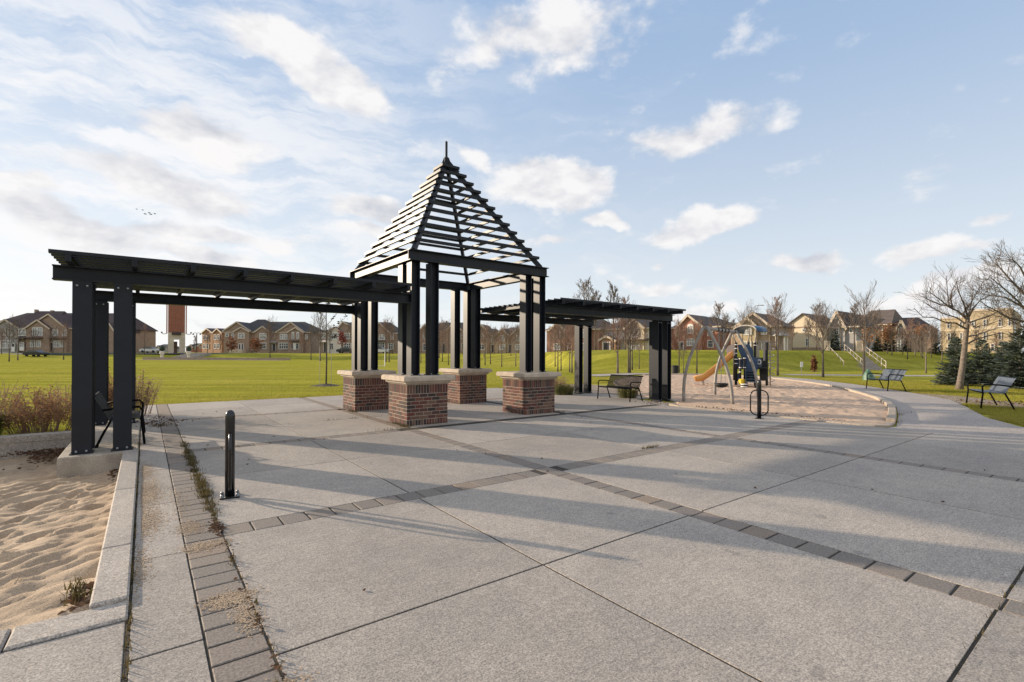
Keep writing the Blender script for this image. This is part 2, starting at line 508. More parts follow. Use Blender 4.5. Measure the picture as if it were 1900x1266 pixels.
def ibeam(mb, axis, a, b, c, z0, z1, w=.2, tf=.018, tw=.014):
    """I beam along axis from a to b, centred at c across"""
    for (o0, o1, zz0, zz1) in ((c - w / 2, c + w / 2, z0, z0 + tf), (c - w / 2, c + w / 2, z1 - tf, z1), (c - tw / 2, c + tw / 2, z0 + tf, z1 - tf)):
        if axis == 'x': mb.box(a, b, o0, o1, zz0, zz1)
        else: mb.box(o0, o1, a, b, zz0, zz1)
    return mb


# ------------------------------------------------------------------ terrain
TT = [-1.6, -.9, -.4, -.16, -.05, .055, .11, .22, .39, .55, .66, .76, .9, 1.05, 1.6]
TD = [100, 100, 96, 80, 66, 58, 45, 42, 41, 42, 46, 49, 52, 52, 50]
TH = [1.3, 1.3, 1.3, 1.35, 1.4, 1.6, 1.85, 1.95, 1.95, 1.95, 1.95, 1.9, 1.8, 1.7, 1.6]
TW = [20, 20, 18, 20, 22, 18, 11, 10, 10, 10, 11, 11, 11, 11, 11]


def H(x, y):
    d = FW[0] * x + FW[1] * y
    if d < 8: return -.03
    t = (RT[0] * x + RT[1] * y) / d
    d0, h, w = np.interp(t, TT, TD), np.interp(t, TT, TH), np.interp(t, TT, TW)
    k = min(max((d - d0) / w, 0), 1)
    k = k * k * (3 - 2 * k)
    und = .05 * mnoise.noise((x * .07, y * .07, 0)) * min(max((d - 22) / 20, 0), 1)
    return -.03 + (h + .03) * k + und


def hit(x, y, far=200):
    """where the photograph's pixel meets the ground"""
    d = ray(x, y)
    t = 6.
    while t < far:
        p = EYE + d * t
        if p[2] <= H(p[0], p[1]): return p
        t += .1
    p = EYE + d * far
    return np.array([p[0], p[1], H(p[0], p[1])])


def at(x, D):
    """ground point in the direction of column x at distance D"""
    p = EYE + (RT * ((x - 950) / FPX) + FW) * D
    return np.array([p[0], p[1], H(p[0], p[1])])


def axis_lines(brk, lo, hi, near):
    xs = set(brk)
    v = 0.
    st = 1.
    for sgn, lim in ((1, hi), (-1, lo)):
        v = 0.
        while abs(v) < abs(lim):
            a = abs(v)
            st = 1.0 if a < near else (2.0 if a < 130 else a * .12)
            v += sgn * st
            xs.add(round(v, 3))
    xs.add(0.)
    xs = sorted(xs)
    out = [xs[0]]
    for q in xs[1:]:
        if q - out[-1] > .3 or q in brk:
            if q in brk and q - out[-1] <= .3 and out[-1] not in brk: out[-1] = q
            else: out.append(q)
    return out


PIT = (-9.0, -.27, 4.0, 12.25)
gx = axis_lines([PIT[0], PIT[1]], -2600, 2600, 72)
gy = axis_lines([PIT[2], PIT[3]], -2600, 2600, 84)
V = [(x, y, H(x, y)) for y in gy for x in gx]
nx = len(gx)
Fc = []
for j in range(len(gy) - 1):
    for i in range(nx - 1):
        mx, my = (gx[i] + gx[i + 1]) / 2, (gy[j] + gy[j + 1]) / 2
        if PIT[0] < mx < PIT[1] and PIT[2] < my < PIT[3]: continue
        a = j * nx + i
        Fc.append((a, a + 1, a + nx + 1, a + nx))
gm = bpy.data.materials.new('lawn_grass')
gm.use_nodes = True
q = NG(gm.node_tree)
pb = gm.node_tree.nodes['Principled BSDF']
P = q.n('ShaderNodeNewGeometry').outputs['Position']
f1 = q.step(q.noise(P, .09, 5, .65).outputs[0], .35, .65)
f2 = q.step(q.noise(P, .7, 6, .7).outputs[0], .35, .7)
f3 = q.step(q.noise(q.scaled(P, (1, 1, 1)), 9, 5, .75).outputs[0], .3, .7)
base = q.mix(f1, (.325, .31, .046), (.39, .345, .07))
base = q.mix(q.math('MULTIPLY', f2, .5), base, (.20, .205, .028))
base = q.mix(q.math('MULTIPLY', q.step(q.noise(P, .35, 5, .7).outputs[0], .60, .74), .5), base, (.26, .20, .07))
base = q.mix(1., base, q.mix(f3, (.68, .68, .66), (1.3, 1.3, 1.3)), 'MULTIPLY')
rot = q.n('ShaderNodeVectorRotate', rotation_type='Z_AXIS')
q.put(rot.inputs['Vector'], P); rot.inputs['Angle'].default_value = .62
f4 = q.step(q.noise(q.scaled(rot.outputs[0], (.05, .8, 1)), 1., 3, .5).outputs[0], .38, .62)
base = q.mix(1., base, q.mix(f4, (.84, .86, .82), (1.13, 1.12, 1.1)), 'MULTIPLY')
wn_ = q.step(q.noise(P, .22, 6, .72).outputs[0], .60, .72)
base = q.mix(q.math('MULTIPLY', wn_, .55), base, (.25, .21, .06))
q.put(pb.inputs['Base Color'], base)
pb.inputs['Roughness'].default_value = .9
pb.inputs['Specular IOR Level'].default_value = 0
pb.inputs['Sheen Weight'].default_value = 0
pb.inputs['Sheen Tint'].default_value = (.8, .85, .3, 1)
bp = q.n('ShaderNodeBump')
bp.inputs['Strength'].default_value = .7
bp.inputs['Distance'].default_value = .05
q.put(bp.inputs['Height'], q.math('ADD', q.noise(P, 14, 4, .8).outputs[0], q.noise(P, 1.2, 4, .6).outputs[0]))
q.put(pb.inputs['Normal'], bp.outputs[0])
me = bpy.data.meshes.new('lawn')
me.from_pydata(V, [], Fc)
me.materials.append(gm)
me.polygons.foreach_set('use_smooth', [True] * len(Fc))
struct(link('lawn', me))

# ------------------------------------------------------------------ plaza: joint bed, slabs, pavers
plz = MB()
plz.box(-9, -.0755, -6, 3.715, -.12, -.005)
plz.box(-.0735, 12.85, -6, 18.25, -.12, -.0055)
plaza = struct(ob('plaza', plz, M['joint']))
XS = [(-.062, .268), (.556, 2.408), (2.420, 4.284), (4.536, 6.792), (6.804, 8.784), (9.026, 10.94), (10.952, 12.84)]
YS = [(-5.96, -3.7), (-3.69, -1.545), (-1.535, .625), (.637, 2.810), (2.822, 4.894), (5.176, 7.275), (7.287, 9.294), (9.576, 11.74), (11.752, 13.674), (13.956, 16.09), (16.102, 18.24)]
for ix, (x0, x1) in enumerate(XS):
    ys = YS if ix else [(-5.96, -3.4), (-3.39, -1.2), (-1.19, 1.0), (1.01, 3.205), (3.215, 4.70), (4.71, 6.32), (6.33, 8.15), (8.16, 9.95), (9.96, 12.1), (12.11, 14.3), (14.31, 18.24)]
    for (y0, y1) in ys:
        if ix and not (y1 < .7 or ix in (1, 2, 3, 4, 5, 6)): continue
        dz = rng.uniform(-.001, .0015)
        ob('concrete_slab', MB().bevbox(x0 + .003, x1 - .003, y0 + .003, y1 - .003, -.1, dz, .0015), M['slab'], plaza)
for x0, x1, y0, y1 in ((-2.0, -.083, -1.6, 3.705), (-4.6, -2.01, -1.6, 3.705), (-8.9, -4.61, -1.6, 3.705)):
    ob('concrete_slab', MB().bevbox(x0, x1, y0, y1, -.1, -.001, .007), M['slab'], plaza)
for y0, y1 in ((9.32, 11.0), (11.01, 12.75), (12.76, 14.5)):
    ob('concrete_slab', MB().bevbox(12.862, 14.42 if y0 > 10 else 13.6, y0, y1, -.1, -.002, .004), M['slab'], plaza)
pv_meshes = {}


def paver(x, y, w, l):
    key = (round(w, 3), round(l, 3))
    if key not in pv_meshes:
        mb = MB().bevbox(-w / 2 + .005, w / 2 - .005, -l / 2 + .005, l / 2 - .005, -.09, 0, .008)
        pv_meshes[key] = mb.mesh('paver_stone', M['paver'])
    link('paver_stone', pv_meshes[key], plaza, (x, y, rng.uniform(-.0025, .0015)), (rng.uniform(-.008, .008), rng.uniform(-.008, .008), rng.uniform(-.014, .014)))


far = MB()
y = -.4
while y < 14.4:                                   # strip along the kerb
    paver(.412, y, .284, .2); y += .2
yv = .76
for xc, ymax in ((4.41, 9.3), (8.905, 9.3)):      # two bands running away from the camera
    y = -1.2 if xc < 6 else 1.0
    while y < ymax:
        paver(xc, y, .256, .242); y += .242
for yc in (5.035, 9.435):                         # bands crossing them
    x = .675
    while x < (12.8 if yc < 6 else 4.2):
        if abs(x - 4.41) > .235 and abs(x - 8.905) > .235: paver(x, yc, .242, .284)
        x += .242
for xc, yc, along in ((None, 13.815, 'x'), (4.41, None, 'y')):
    x = .675
    while along == 'x' and x < 12.7:
        far.bevbox(x - .116, x + .116, yc - .13, yc + .13, -.09, -.003, .008); x += .242
    y = 9.75
    while along == 'y' and y < 18:
        far.bevbox(xc - .116, xc + .116, y - .116, y + .116, -.09, -.003, .008); y += .242
y = 14.4
while y < 18.2:
    far.bevbox(.286, .538, y + .005, y + .195, -.09, -.003, .008); y += .2
ob('distant_pavers', far, M['paver'], plaza, kind='stuff')
# small infill panels left beside the pavers
# ------------------------------------------------------------------ sand pit with its kerbs
kb = thing('pit_kerb', 'pale concrete kerb round the near corner of the sand pit', 'kerb', (0, 0, 0))
for y0, y1 in ((3.985, 5.05), (5.058, 7.1), (7.108, 8.9), (8.908, 9.84)):
    ob('kerb_stone', MB().bevbox(-.27, -.076, y0, y1, -.4, .035, .012), M['kerb'], kb)
for x0, x1 in ((-.6, -.076), (-2.6, -.608), (-4.6, -2.608), (-9, -4.608)):
    ob('kerb_stone', MB().bevbox(x0, x1, 3.72, 3.98, -.4, .012, .012), M['kerb'], kb)
n1, n2 = 210, 190
SV = []
for j in range(n2):
    yy = 3.9 + (12.5 - 3.9) * j / (n2 - 1)
    for i in range(n1):
        xx = -9.05 + (9.05 - .15) * (i / (n1 - 1)) ** .8
        k = min(max((yy - 4.0) / 4.2, 0), 1)
        z = -.03 - .27 * k ** .9
        z -= .10 * min(max((-.8 - xx) / 3, 0), 1) * (1 - k)
        edge = math.exp(-(-.27 - xx) / .25) if xx < -.27 else 1
        z += .06 * edge * k
        u = (xx * .80 + yy * .60); vv = (-xx * .6 + yy * .8)
        wv = mnoise.noise((u * 3.2, vv * 10.0, 1.3)) * .042 + mnoise.noise((u * 8.0, vv * 19, 7.1)) * .016
        dent = mnoise.noise((xx * 3.1, yy * 3.6, 4.2))
        z += wv + (-.06 * max(dent - .32, 0) * 2.4)
        if yy < 4.25: z = z * 0 + -.02 + (z + .02) * max(0, (yy - 3.98) / .27)
        SV.append((xx, yy, z))
SVa = np.array(SV)
fr_ = random.Random(31)
for w_ in range(9):                                   # footprints in lines across the pit
    fx, fy, fa = fr_.uniform(-4.5, -.9), fr_.uniform(4.4, 10.5), fr_.uniform(0, 6.28)
    for st_ in range(7):
        px_, py_ = fx + math.cos(fa) * .6 * st_ + (st_ % 2) * .2 * -math.sin(fa), fy + math.sin(fa) * .6 * st_ + (st_ % 2) * .2 * math.cos(fa)
        if not (-8 < px_ < -.5 and 4.3 < py_ < 11.6): continue
        dx, dy = SVa[:, 0] - px_, SVa[:, 1] - py_
        u_, v_ = dx * math.cos(fa) + dy * math.sin(fa), -dx * math.sin(fa) + dy * math.cos(fa)
        d2 = (u_ / .15) ** 2 + (v_ / .065) ** 2
        SVa[:, 2] += -.05 * np.exp(-d2 ** 2) + .02 * np.exp(-((np.sqrt(d2) - 1.45) / .3) ** 2)
SV = [tuple(p_) for p_ in SVa.tolist()]
SF = [(j * n1 + i, j * n1 + i + 1, (j + 1) * n1 + i + 1, (j + 1) * n1 + i) for j in range(n2 - 1) for i in range(n1 - 1)]
me = bpy.data.meshes.new('pit_sand'); me.from_pydata(SV, [], SF); me.materials.append(M['sand'])
me.polygons.foreach_set('use_smooth', [True] * len(SF))
struct(link('pit_sand', me))
pw = thing('planter_wall', 'low grey concrete wall between the sand pit and the russet shrubs', 'wall')
for x0, x1 in ((-9, -5.6), (-5.592, -3.1), (-3.092, -1.04)):
    ob('wall_block', MB().bevbox(x0, x1, 12.26, 12.5, -.5, .09, .012), M['kerb'], pw)
pl = tag(ob('pergola_plinth', MB().bevbox(-1.04, -.078, 9.85, 14.5, -.5, .012, .015), M['plinth']), 'stained concrete plinth under the steel posts at the sand pit corner', 'plinth')

# ------------------------------------------------------------------ brick piers
TCX, TCY = 6.6875, 11.99
brick_m = {}


def brick_mesh(w, d, h):
    k = (round(w, 3), round(d, 3), round(h, 3))
    if k not in brick_m:
        brick_m[k] = MB().bevbox(-w / 2, w / 2, -d / 2, d / 2, -h / 2, h / 2, .003).mesh('brick', M['brick'])
    return brick_m[k]


PL = 1.0


def pier(cx, cy, label, visible):
    t = thing('brick_pier', label, 'pier', (cx, cy, 0), 0, 'brick piers of the pavilion')
    c = PL / 2
    ob('core', MB().box(-c + .006, c - .006, -c + .006, c - .006, -.1, .888), M['mortar'], t)
    rows = [(-.03, .125, True)] + [(.125 + .0805 * i, .125 + .0805 * (i + 1), False) for i in range(7)] + [(.6885, .888, True)]
    T = .09
    for ri, (z0, z1, sol) in enumerate(rows):
        h = z1 - z0 - .014
        zc = (z0 + z1) / 2
        fullY = ri % 2 == 0
        for ax in 'xy':
            full = (ax == 'y') == fullY
            L = PL + .014 if full else PL - 2 * T - .010
            n = (15 if full else 12) if sol else (5 if full else 4)
            st = L / n
            for sgn in (-1, 1):
                for i in range(n):
                    u = -L / 2 + st * (i + .5)
                    pr = rng.uniform(-.0025, .0025)
                    v = sgn * (c - T / 2 + pr)
                    w = st - .014
                    if ax == 'y': link('brick', brick_mesh(w, T, h), t, (u, v, zc))
                    else: link('brick', brick_mesh(T, w, h), t, (v, u, zc))
    mo = MB()
    c2 = c + .055
    mo.add([(-c - .005, -c - .005, .888), (c + .005, -c - .005, .888), (c + .005, c + .005, .888), (-c - .005, c + .005, .888),
            (-c2, -c2, .925), (c2, -c2, .925), (c2, c2, .925), (-c2, c2, .925), (-c2, -c2, .972), (c2, -c2, .972), (c2, c2, .972), (-c2, c2, .972)],
           [(3, 2, 1, 0), (8, 9, 10, 11)] + [(i + 4 * k, (i + 1) % 4 + 4 * k, (i + 1) % 4 + 4 * k + 4, i + 4 * k + 4) for k in (0, 1) for i in range(4)])
    ob('cap_moulding', mo, M['cap'], t)
    c3 = c + .13
    ob('cap', MB().bevbox(-c3, c3, -c3, c3, .974, 1.083, .03), M['cap'], t)
    return t


PC = 1.64
piers = [pier(TCX - PC, TCY - PC, 'brick pier nearest the camera, weeds at its foot', 1),
         pier(TCX + PC, TCY - PC, 'brick pier on the right beside the right hand pergola', 1),
         pier(TCX - PC, TCY + PC, 'brick pier at the left end of the pavilion, partly behind the nearest pier', 1),
         pier(TCX + PC, TCY + PC, 'brick pier at the back in the middle of the pavilion', 1)]

# ------------------------------------------------------------------ pavilion steelwork
pav = thing('pavilion', 'charcoal steel pavilion with an open slatted pyramid roof and finial', 'pavilion', (TCX, TCY, 0))
BXS, BYS = .21, .25
ZC = 1.084
ZB0, ZB1 = 3.65, 3.895
hc = 1.96
cm_ = hsec(MB(), 0, 0, 0, ZB0 - ZC - .001, BXS, BYS, 'x')
cm_.box(-.13, .13, -.15, .15, 0, .014)
cm_ = cm_.mesh('column', M['steel'])
bolt_m = MB().lathe([(.017, 0), (.017, .022), (.008, .03)], 8).mesh('bolt', M['galv'])
COLS = []
for sx in (-1, 1):
    for sy in (-1, 1):
        x, y = sx * (hc - BXS / 2), sy * (hc - BYS / 2)
        for ax, ay in ((0, 0), (-sx * .475, 0), (0, -sy * .475)):
            c = link('column', cm_, pav, (x + ax, y + ay, ZC))
            COLS.append((x + ax, y + ay))
            for bx in (-.085, .085):
                link('bolt', bolt_m, c, (bx, -.135, .014))
hb = 2.03
for sg in (-1, 1):
    ob('ring_beam', ibeam(MB(), 'x', -hb, hb, sg * (hb - .1), ZB0, ZB1), M['steel'], pav)
    ob('ring_beam', ibeam(MB(), 'y', -hb + .203, hb - .203, sg * (hb - .1), ZB0, ZB1), M['steel'], pav)
for sx in (-1, 1):
    for sy in (-1, 1):
        r = MB()
        r.bar((sx * 1.865, sy * 1.865, 3.90), (sx * .05, sy * .05, 6.83), .085, .13)
        ob('hip_rafter', r, M['steel'], pav)
        r = MB()                                   # curved gusset at the apex
        gp_ = [(.30, 6.62), (.17, 6.78), (.085, 6.92), (.055, 7.02), (.02, 7.02), (.02, 6.66), (.12, 6.60)]
        a = np.array([sx, sy]) / math.sqrt(2); b = np.array([-a[1], a[0]]) * .01
        VV = [(a[0] * p[0] * 1.3 + b[0] * s_, a[1] * p[0] * 1.3 + b[1] * s_, p[1]) for s_ in (-1, 1) for p in gp_]
        n = len(gp_)
        r.add(VV, [tuple(range(n)), tuple(range(2 * n - 1, n - 1, -1))] + [(i, n + i, n + (i + 1) % n, (i + 1) % n) for i in range(n)])
        ob('apex_gusset', r, M['steel'], pav)
for k in range(12):
    hf = .27 + .143 * k
    z = 6.71 - .231 * k
    w, hh = .055, .070
    for sg in (-1, 1):
        s1 = MB().box(-hf, hf, min(sg * hf, sg * (hf - w)), max(sg * hf, sg * (hf - w)), z - hh / 2, z + hh / 2)
        s1.box(-hf + .05, -hf + .09, min(sg * (hf - w), sg * (hf - w - .07)), max(sg * (hf - w), sg * (hf - w - .07)), z - hh / 2 - .02, z)
        s1.box(hf - .09, hf - .05, min(sg * (hf - w), sg * (hf - w - .07)), max(sg * (hf - w), sg * (hf - w - .07)), z - hh / 2 - .02, z)
        ob('roof_slat', s1, M['steel'], pav)
        s2 = MB().box(min(sg * hf, sg * (hf - w)), max(sg * hf, sg * (hf - w)), -hf + w + .001, hf - w - .001, z - hh / 2, z + hh / 2)
        ob('roof_slat', s2, M['steel'], pav)
ob('finial', MB().lathe([(.06, 6.78), (.06, 7.03), (.034, 7.035), (.034, 7.47), (.02, 7.482)], 12), M['steel'], pav)

# ------------------------------------------------------------------ the two pergolas
YF, YBK = 10.145, 2 * TCY - 10.145
PZ0, PZ1 = 2.69, 2.912


def pergola(name, label, mirror):
    t = thing('pergola', label, 'pergola', (TCX, TCY, 0))
    sgn = 1 if mirror else -1
    X = lambda x: sgn * (TCX - x)                 # x as measured on the left pergola
    def rng_x(a, b): a, b = X(a), X(b); return min(a, b), max(a, b)
    yo = lambda y: y - TCY
    cx = [-.781, -.287]
    for yy, dy in ((YF, 1), (YBK, -1)):
        x0, x1 = rng_x(-1.13, TCX - hc - .002)
        ob('beam', ibeam(MB(), 'x', x0, x1, yo(yy), PZ0, PZ1), M['steel'], t)
        for px_, py_ in ((cx[0], 0), (cx[1], 0), (cx[0], dy * .5)):
            c = MB()
            if mirror: hsec(c, 0, 0, .012, PZ0 - .001, BXS, BYS, 'x')
            else: hsec(c, 0, 0, .012, PZ0 - .001, .235, .2, 'y')
            c.box(-.14, .14, -.14, .14, -.004, .013)
            zb = 0. if mirror else .014
            o = ob('column', c, M['steel'], t, loc=(X(px_), yo(yy) + dy * py_ if py_ else yo(yy), zb))
            if py_ == 0:
                for bx in (-.06, .06):
                    link('bolt', bolt_m, o, (bx, -.118, .03))
                    link('bolt', bolt_m, o, (bx, -.1, PZ0 - .075 - zb), (math.pi / 2, 0, 0))
        if True:
            x0, x1 = rng_x(-1.05, -.1)
    y0, y1 = yo(9.60), yo(2 * TCY - 9.60)
    for k in range(8):
        x = X(-.905 + .768 * k)
        c = MB()
        c.box(x - .035, x + .035, y0, y1, PZ1 + .002, PZ1 + .010)
        c.box(x - .035, x + .035, y0, y1, PZ1 + .098, PZ1 + .106)
        c.box(x - .006, x + .006, y0, y1, PZ1 + .010, PZ1 + .098)
        c.box(x - .035, x - .006, y0 - .004, y0 + .01, PZ1 + .012, PZ1 + .096)
        c.box(x + .006, x + .035, y0 - .004, y0 + .01, PZ1 + .012, PZ1 + .096)
        ob('cross_rafter', c, M['steel'], t)
    x0, x1 = rng_x(-1.12, 4.56)
    n = 19
    for i in range(n):
        yy = y0 + .06 + (y1 - y0 - .12) * i / (n - 1)
        c = MB()
        z0 = PZ1 + .108
        c.prism([(yy - .05, z0), (yy + .05, z0), (yy + .05, z0 + .008), (yy - .042, z0 + .008), (yy - .042, z0 + .052), (yy - .05, z0 + .052)], 'x', x0, x1)
        ob('louvre_slat', c, M['steel'], t)
    return t


pergola('pergola', 'long charcoal steel pergola on the left over the edge of the sand pit', False)
pergola('pergola', 'charcoal steel pergola on the right with a black bench beneath', True)

# ------------------------------------------------------------------ bollard bike racks


def bollard(loc, rz, label):
    t = thing('bike_bollard', label, 'bike rack', loc, rz, 'black bollard bike racks')
    ob('post', MB().lathe([(.048, .02), (.048, .89), (.044, .92), (.03, .946), (.012, .957)], 24), M['black'], t, True)
    pts = []
    R_, z0, z1, hw = .15, .085, .70, .15
    for k in range(33):
        a = 2 * math.pi * k / 32
        cz = (z1 - R_) if math.sin(a) > 0 else (z0 + R_)
        pts.append((0, hw * math.cos(a), cz + R_ * math.sin(a)))
    for s in (-1, 1):
        pp = [p for p in pts if p[1] * s >= -.001] if s > 0 else [p for p in pts[8:25]]
        if s > 0: pp = pts[24:32] + pts[0:9]
        ob('lock_hoop', MB().tube([(0, p[1] + s * .045, p[2]) for p in pp], .016, 10), M['black'], t, True)
    b = MB()
    b.bevbox(-.095, .095, -.095, .095, -.004, .018, .004)
    ob('base_plate', b, M['black'], t)
    for i in (-1, 1):
        for j in (-1, 1): link('bolt', bolt_m, t, (i * .075, j * .075, .018))
    return t


bollard((.755, 6.19, 0), math.radians(-7), 'black bollard bike rack standing alone in the left foreground')
bollard((12.08, 5.97, 0), math.radians(26), 'black bollard bike rack with its loop showing, by the playground')

# ------------------------------------------------------------------ benches


def bench_parts(t, bm, w=.0195, L=1.42):
    """faces -x, long axis y, origin on the ground under the front edge"""
    prof = [(-.02, .43), (.05, .452), (.2, .44), (.36, .425), (.42, .45), (.47, .55), (.53, .68), (.59, .80), (.63, .835)]
    n = int(L / .05)
    sm = MB()
    for i in range(len(prof) - 1):
        (xa, za), (xb, zb) = prof[i], prof[i + 1]
        sm.add([(xa, -w, za), (xb, -w, zb), (xb, w, zb), (xa, w, za), (xa, -w, za - .008), (xb, -w, zb - .008), (xb, w, zb - .008), (xa, w, za - .008)],
               [(0, 3, 2, 1)[::-1], (4, 5, 6, 7)[::-1], (0, 1, 5, 4)[::-1], (2, 3, 7, 6)[::-1]])
    sm = sm.mesh('slat', bm)
    for i in range(n):
        link('slat', sm, t, (0, -L / 2 + L * (i + .5) / n, 0))
    for x, z in ((-.01, .425), (.40, .425), (.625, .822)):
        ob('rail', MB().tube([(x, -L / 2, z), (x, L / 2, z)], .018, 8), M['benchpaint'], t, True)
    for s in (-1, 1):
        y = s * L / 2
        lm = MB().tube([(-.06, y, 0), (-.02, y, .40), (-.03, y, .58), (.02, y, .645), (.30, y, .64), (.50, y, .61)], .019, 8)
        ob('arm_frame', lm, M['benchpaint'], t, True)
        ob('leg', MB().tube([(.40, y, .42), (.50, y, .2), (.58, y, 0)], .019, 8), M['benchpaint'], t, True)


M['benchskylit'] = mat('skylit_bench_paint', (.085, .10, .125), .4, spec=.6)  # bench paint with the sky's blue-grey sheen put into its colour
M['benchpaint'] = mat('bench_paint', (.004, .0045, .006), .6, spec=.08)


def bench(loc, rz, label, bm, w=.0195):
    t = thing('park_bench', label, 'bench', loc, rz, 'slatted metal park benches')
    bench_parts(t, bm, w)
    return t


b0 = bench((12.72, 11.17, 0), 0, 'black slatted metal bench under the right hand pergola', M['benchpaint'])
dup(b0, (-.06, 11.25, .012), math.pi, 'black slatted metal bench behind the two left pergola posts')


def bench_px(front_far, front_near, label):
    a, b = gp(*front_far, .45), gp(*front_near, .45)
    c = (a + b) / 2
    d = (b - a)[:2]; d /= np.linalg.norm(d)
    # front faces to the left of the line far -> near seen from the camera
    ang = math.atan2(-d[1], -d[0]) - math.pi / 2     # local +y runs near -> far
    o = bench((c[0], c[1], H(c[0], c[1])), ang, label, M['benchskylit'], .021)
    o.scale = (1.14,) * 3
    return o


bench_px((1793, 722), (1832, 731), 'skylit metal bench at the right edge, near the leaning tree')
bench_px((1611, 703), (1649, 706.5), 'skylit metal bench farther along the path with a green bag at its end')

# ------------------------------------------------------------------ playground sand, kerb and the path
edge_in = [(12.93, 9.1), (12.92, 7.5), (12.92, 6.5), (12.92, 5.5), (12.92, 4.6), (12.95, 3.95), (13.2, 3.72), (15.64, 4.33), (18.0, 5.01), (20.2, 5.9), (22.3, 7.05), (24.9, 8.6), (26.5, 9.65), (28.8, 11.6),
           (31.5, 14.6), (33.0, 18.0), (32.5, 21.5), (29.5, 22.5), (25, 21.0), (21.2, 18.6), (18.4, 15.8), (16.2, 13.6), (15.1, 12.2), (14.75, 10.6), (13.9, 9.3)]


def smooth_loop(P_, it=2):
    P_ = [np.array(p, float) for p in P_]
    for _ in range(it):
        Q = []
        for i in range(len(P_)):
            a, b = P_[i], P_[(i + 1) % len(P_)]
            Q += [a * .75 + b * .25, a * .25 + b * .75]
        P_ = Q
    return P_


loop = smooth_loop(edge_in, 1)
LP = np.array(loop)


def inside(x, y):
    c = False
    n = len(LP)
    j = n - 1
    for i in range(n):
        if ((LP[i][1] > y) != (LP[j][1] > y)) and (x < (LP[j][0] - LP[i][0]) * (y - LP[i][1]) / (LP[j][1] - LP[i][1]) + LP[i][0]): c = not c
        j = i
    return c


# sand: rings shrinking from the kerb towards a centre, so that the edge follows the kerb
cen = np.array([21.8, 12.6])
rings, nl = 90, len(loop) * 4
bl = []
for i in range(len(loop)):
    for k in range(4): bl.append(loop[i] * (1 - k / 4) + loop[(i + 1) % len(loop)] * (k / 4))
SV, SF = [], []
for r in range(rings):
    t = (r / (rings - 1))
    for p in bl:
        qx = p * (1 - t) + cen * t
        bumpz = mnoise.noise((qx[0] * 3.4, qx[1] * 3.4, 3)) * .035 + mnoise.noise((qx[0] * 8, qx[1] * 8, 8)) * .028
        SV.append((qx[0], qx[1], .045 + bumpz * min(1, t * 12) - .03 * math.exp(-t * 30)))
for r in range(rings - 1):
    for i in range(nl):
        SF.append((r * nl + i, r * nl + (i + 1) % nl, (r + 1) * nl + (i + 1) % nl, (r + 1) * nl + i))
me = bpy.data.meshes.new('playground_sand'); me.from_pydata(SV, [], SF); me.materials.append(M['psand'])
me.polygons.foreach_set('use_smooth', [True] * len(SF))
struct(link('playground_sand', me))
pk = thing('playground_kerb', 'pale curved concrete kerb round the playground sand', 'kerb')
n = len(loop)
nor = []
for i in range(n):
    d = loop[(i + 1) % n] - loop[i - 1]; d /= np.linalg.norm(d)
    nor.append(np.array([d[1], -d[0]]))
step = 2
for i in range(0, n, step):
    idx = [(i + k) % n for k in range(step + 1)]
    kbm = MB()
    pts = [loop[j] for j in idx]; ns = [nor[j] for j in idx]
    low = pts[0][0] < 13.3 or (pts[0][0] < 19 and pts[0][1] > 8.5)
    low = low or (pts[0][1] > 13 and pts[0][0] < 31)
    zt = .03 if low else .10
    VV, FF = [], []
    for a, (p, nn) in enumerate(zip(pts, ns)):
        sh = .02 if a == 0 else (-.02 if a == step else 0)
        tdir = np.array([-nn[1], nn[0]])
        pp = p + tdir * sh * .2
        for off, z in ((-.02, -.1), (-.02, zt - .015), (0, zt), (.14, zt), (.16, zt - .015), (.16, -.1)):
            VV.append((pp[0] + nn[0] * off, pp[1] + nn[1] * off, z))
    for a in range(step):
        for k in range(6): FF.append((a * 6 + k, (a + 1) * 6 + k, (a + 1) * 6 + (k + 1) % 6, a * 6 + (k + 1) % 6))
    FF += [tuple(range(6))[::-1], tuple(range(len(VV) - 6, len(VV)))]
    kbm.add(VV, FF)
    ob('kerb_stone', kbm, M['pkerb'], pk)
# path: inner edge follows the kerb, outer edge from the photograph
inner = [(12.86, 3.6), (13.3, 3.55), (15.7, 4.15), (18.1, 4.83), (20.3, 5.72), (22.4, 6.87), (25.0, 8.42), (26.6, 9.47), (28.9, 11.42), (31.7, 14.5), (33.3, 18.0), (32.7, 21.7), (29.6, 23.8), (25, 23.3)]
outer = [(12.86, -6.0), (14.2, 1.0), (15.6, 1.95), (17.2, 2.75), (20.0, 3.6), (22.6, 4.5), (25.6, 6.4), (27.4, 7.8), (30.2, 10.0), (33.8, 13.6), (35.6, 18.0), (34.8, 22.8), (31.2, 25.9), (25, 25.6)]
PB = MB()
for a, b, c, d in zip(inner[:-1], outer[:-1], outer[1:], inner[1:]):
    k = 4
    for s in range(k):
        f0, f1 = s / k, (s + 1) / k
        L = lambda p, q_, f: tuple(np.array(p) * (1 - f) + np.array(q_) * f)
        A, B, Cc, D = L(a, d, f0), L(b, c, f0), L(b, c, f1), L(a, d, f1)
        PB.add([(*A, -.004), (*B, -.004), (*Cc, -.004), (*D, -.004)], [(0, 1, 2, 3)])
PB.box(12.862, 13.0, -6, 3.58, -.1, -.006)
path = struct(ob('path', PB, M['path']))
fp = MB()                                               # a second walk at the foot of the bank
pa, pb_ = at(1455, 37.5), at(2050, 36)
dv = (pb_ - pa)[:2]; dv /= np.linalg.norm(dv); nv = np.array([-dv[1], dv[0]]) * 1.1
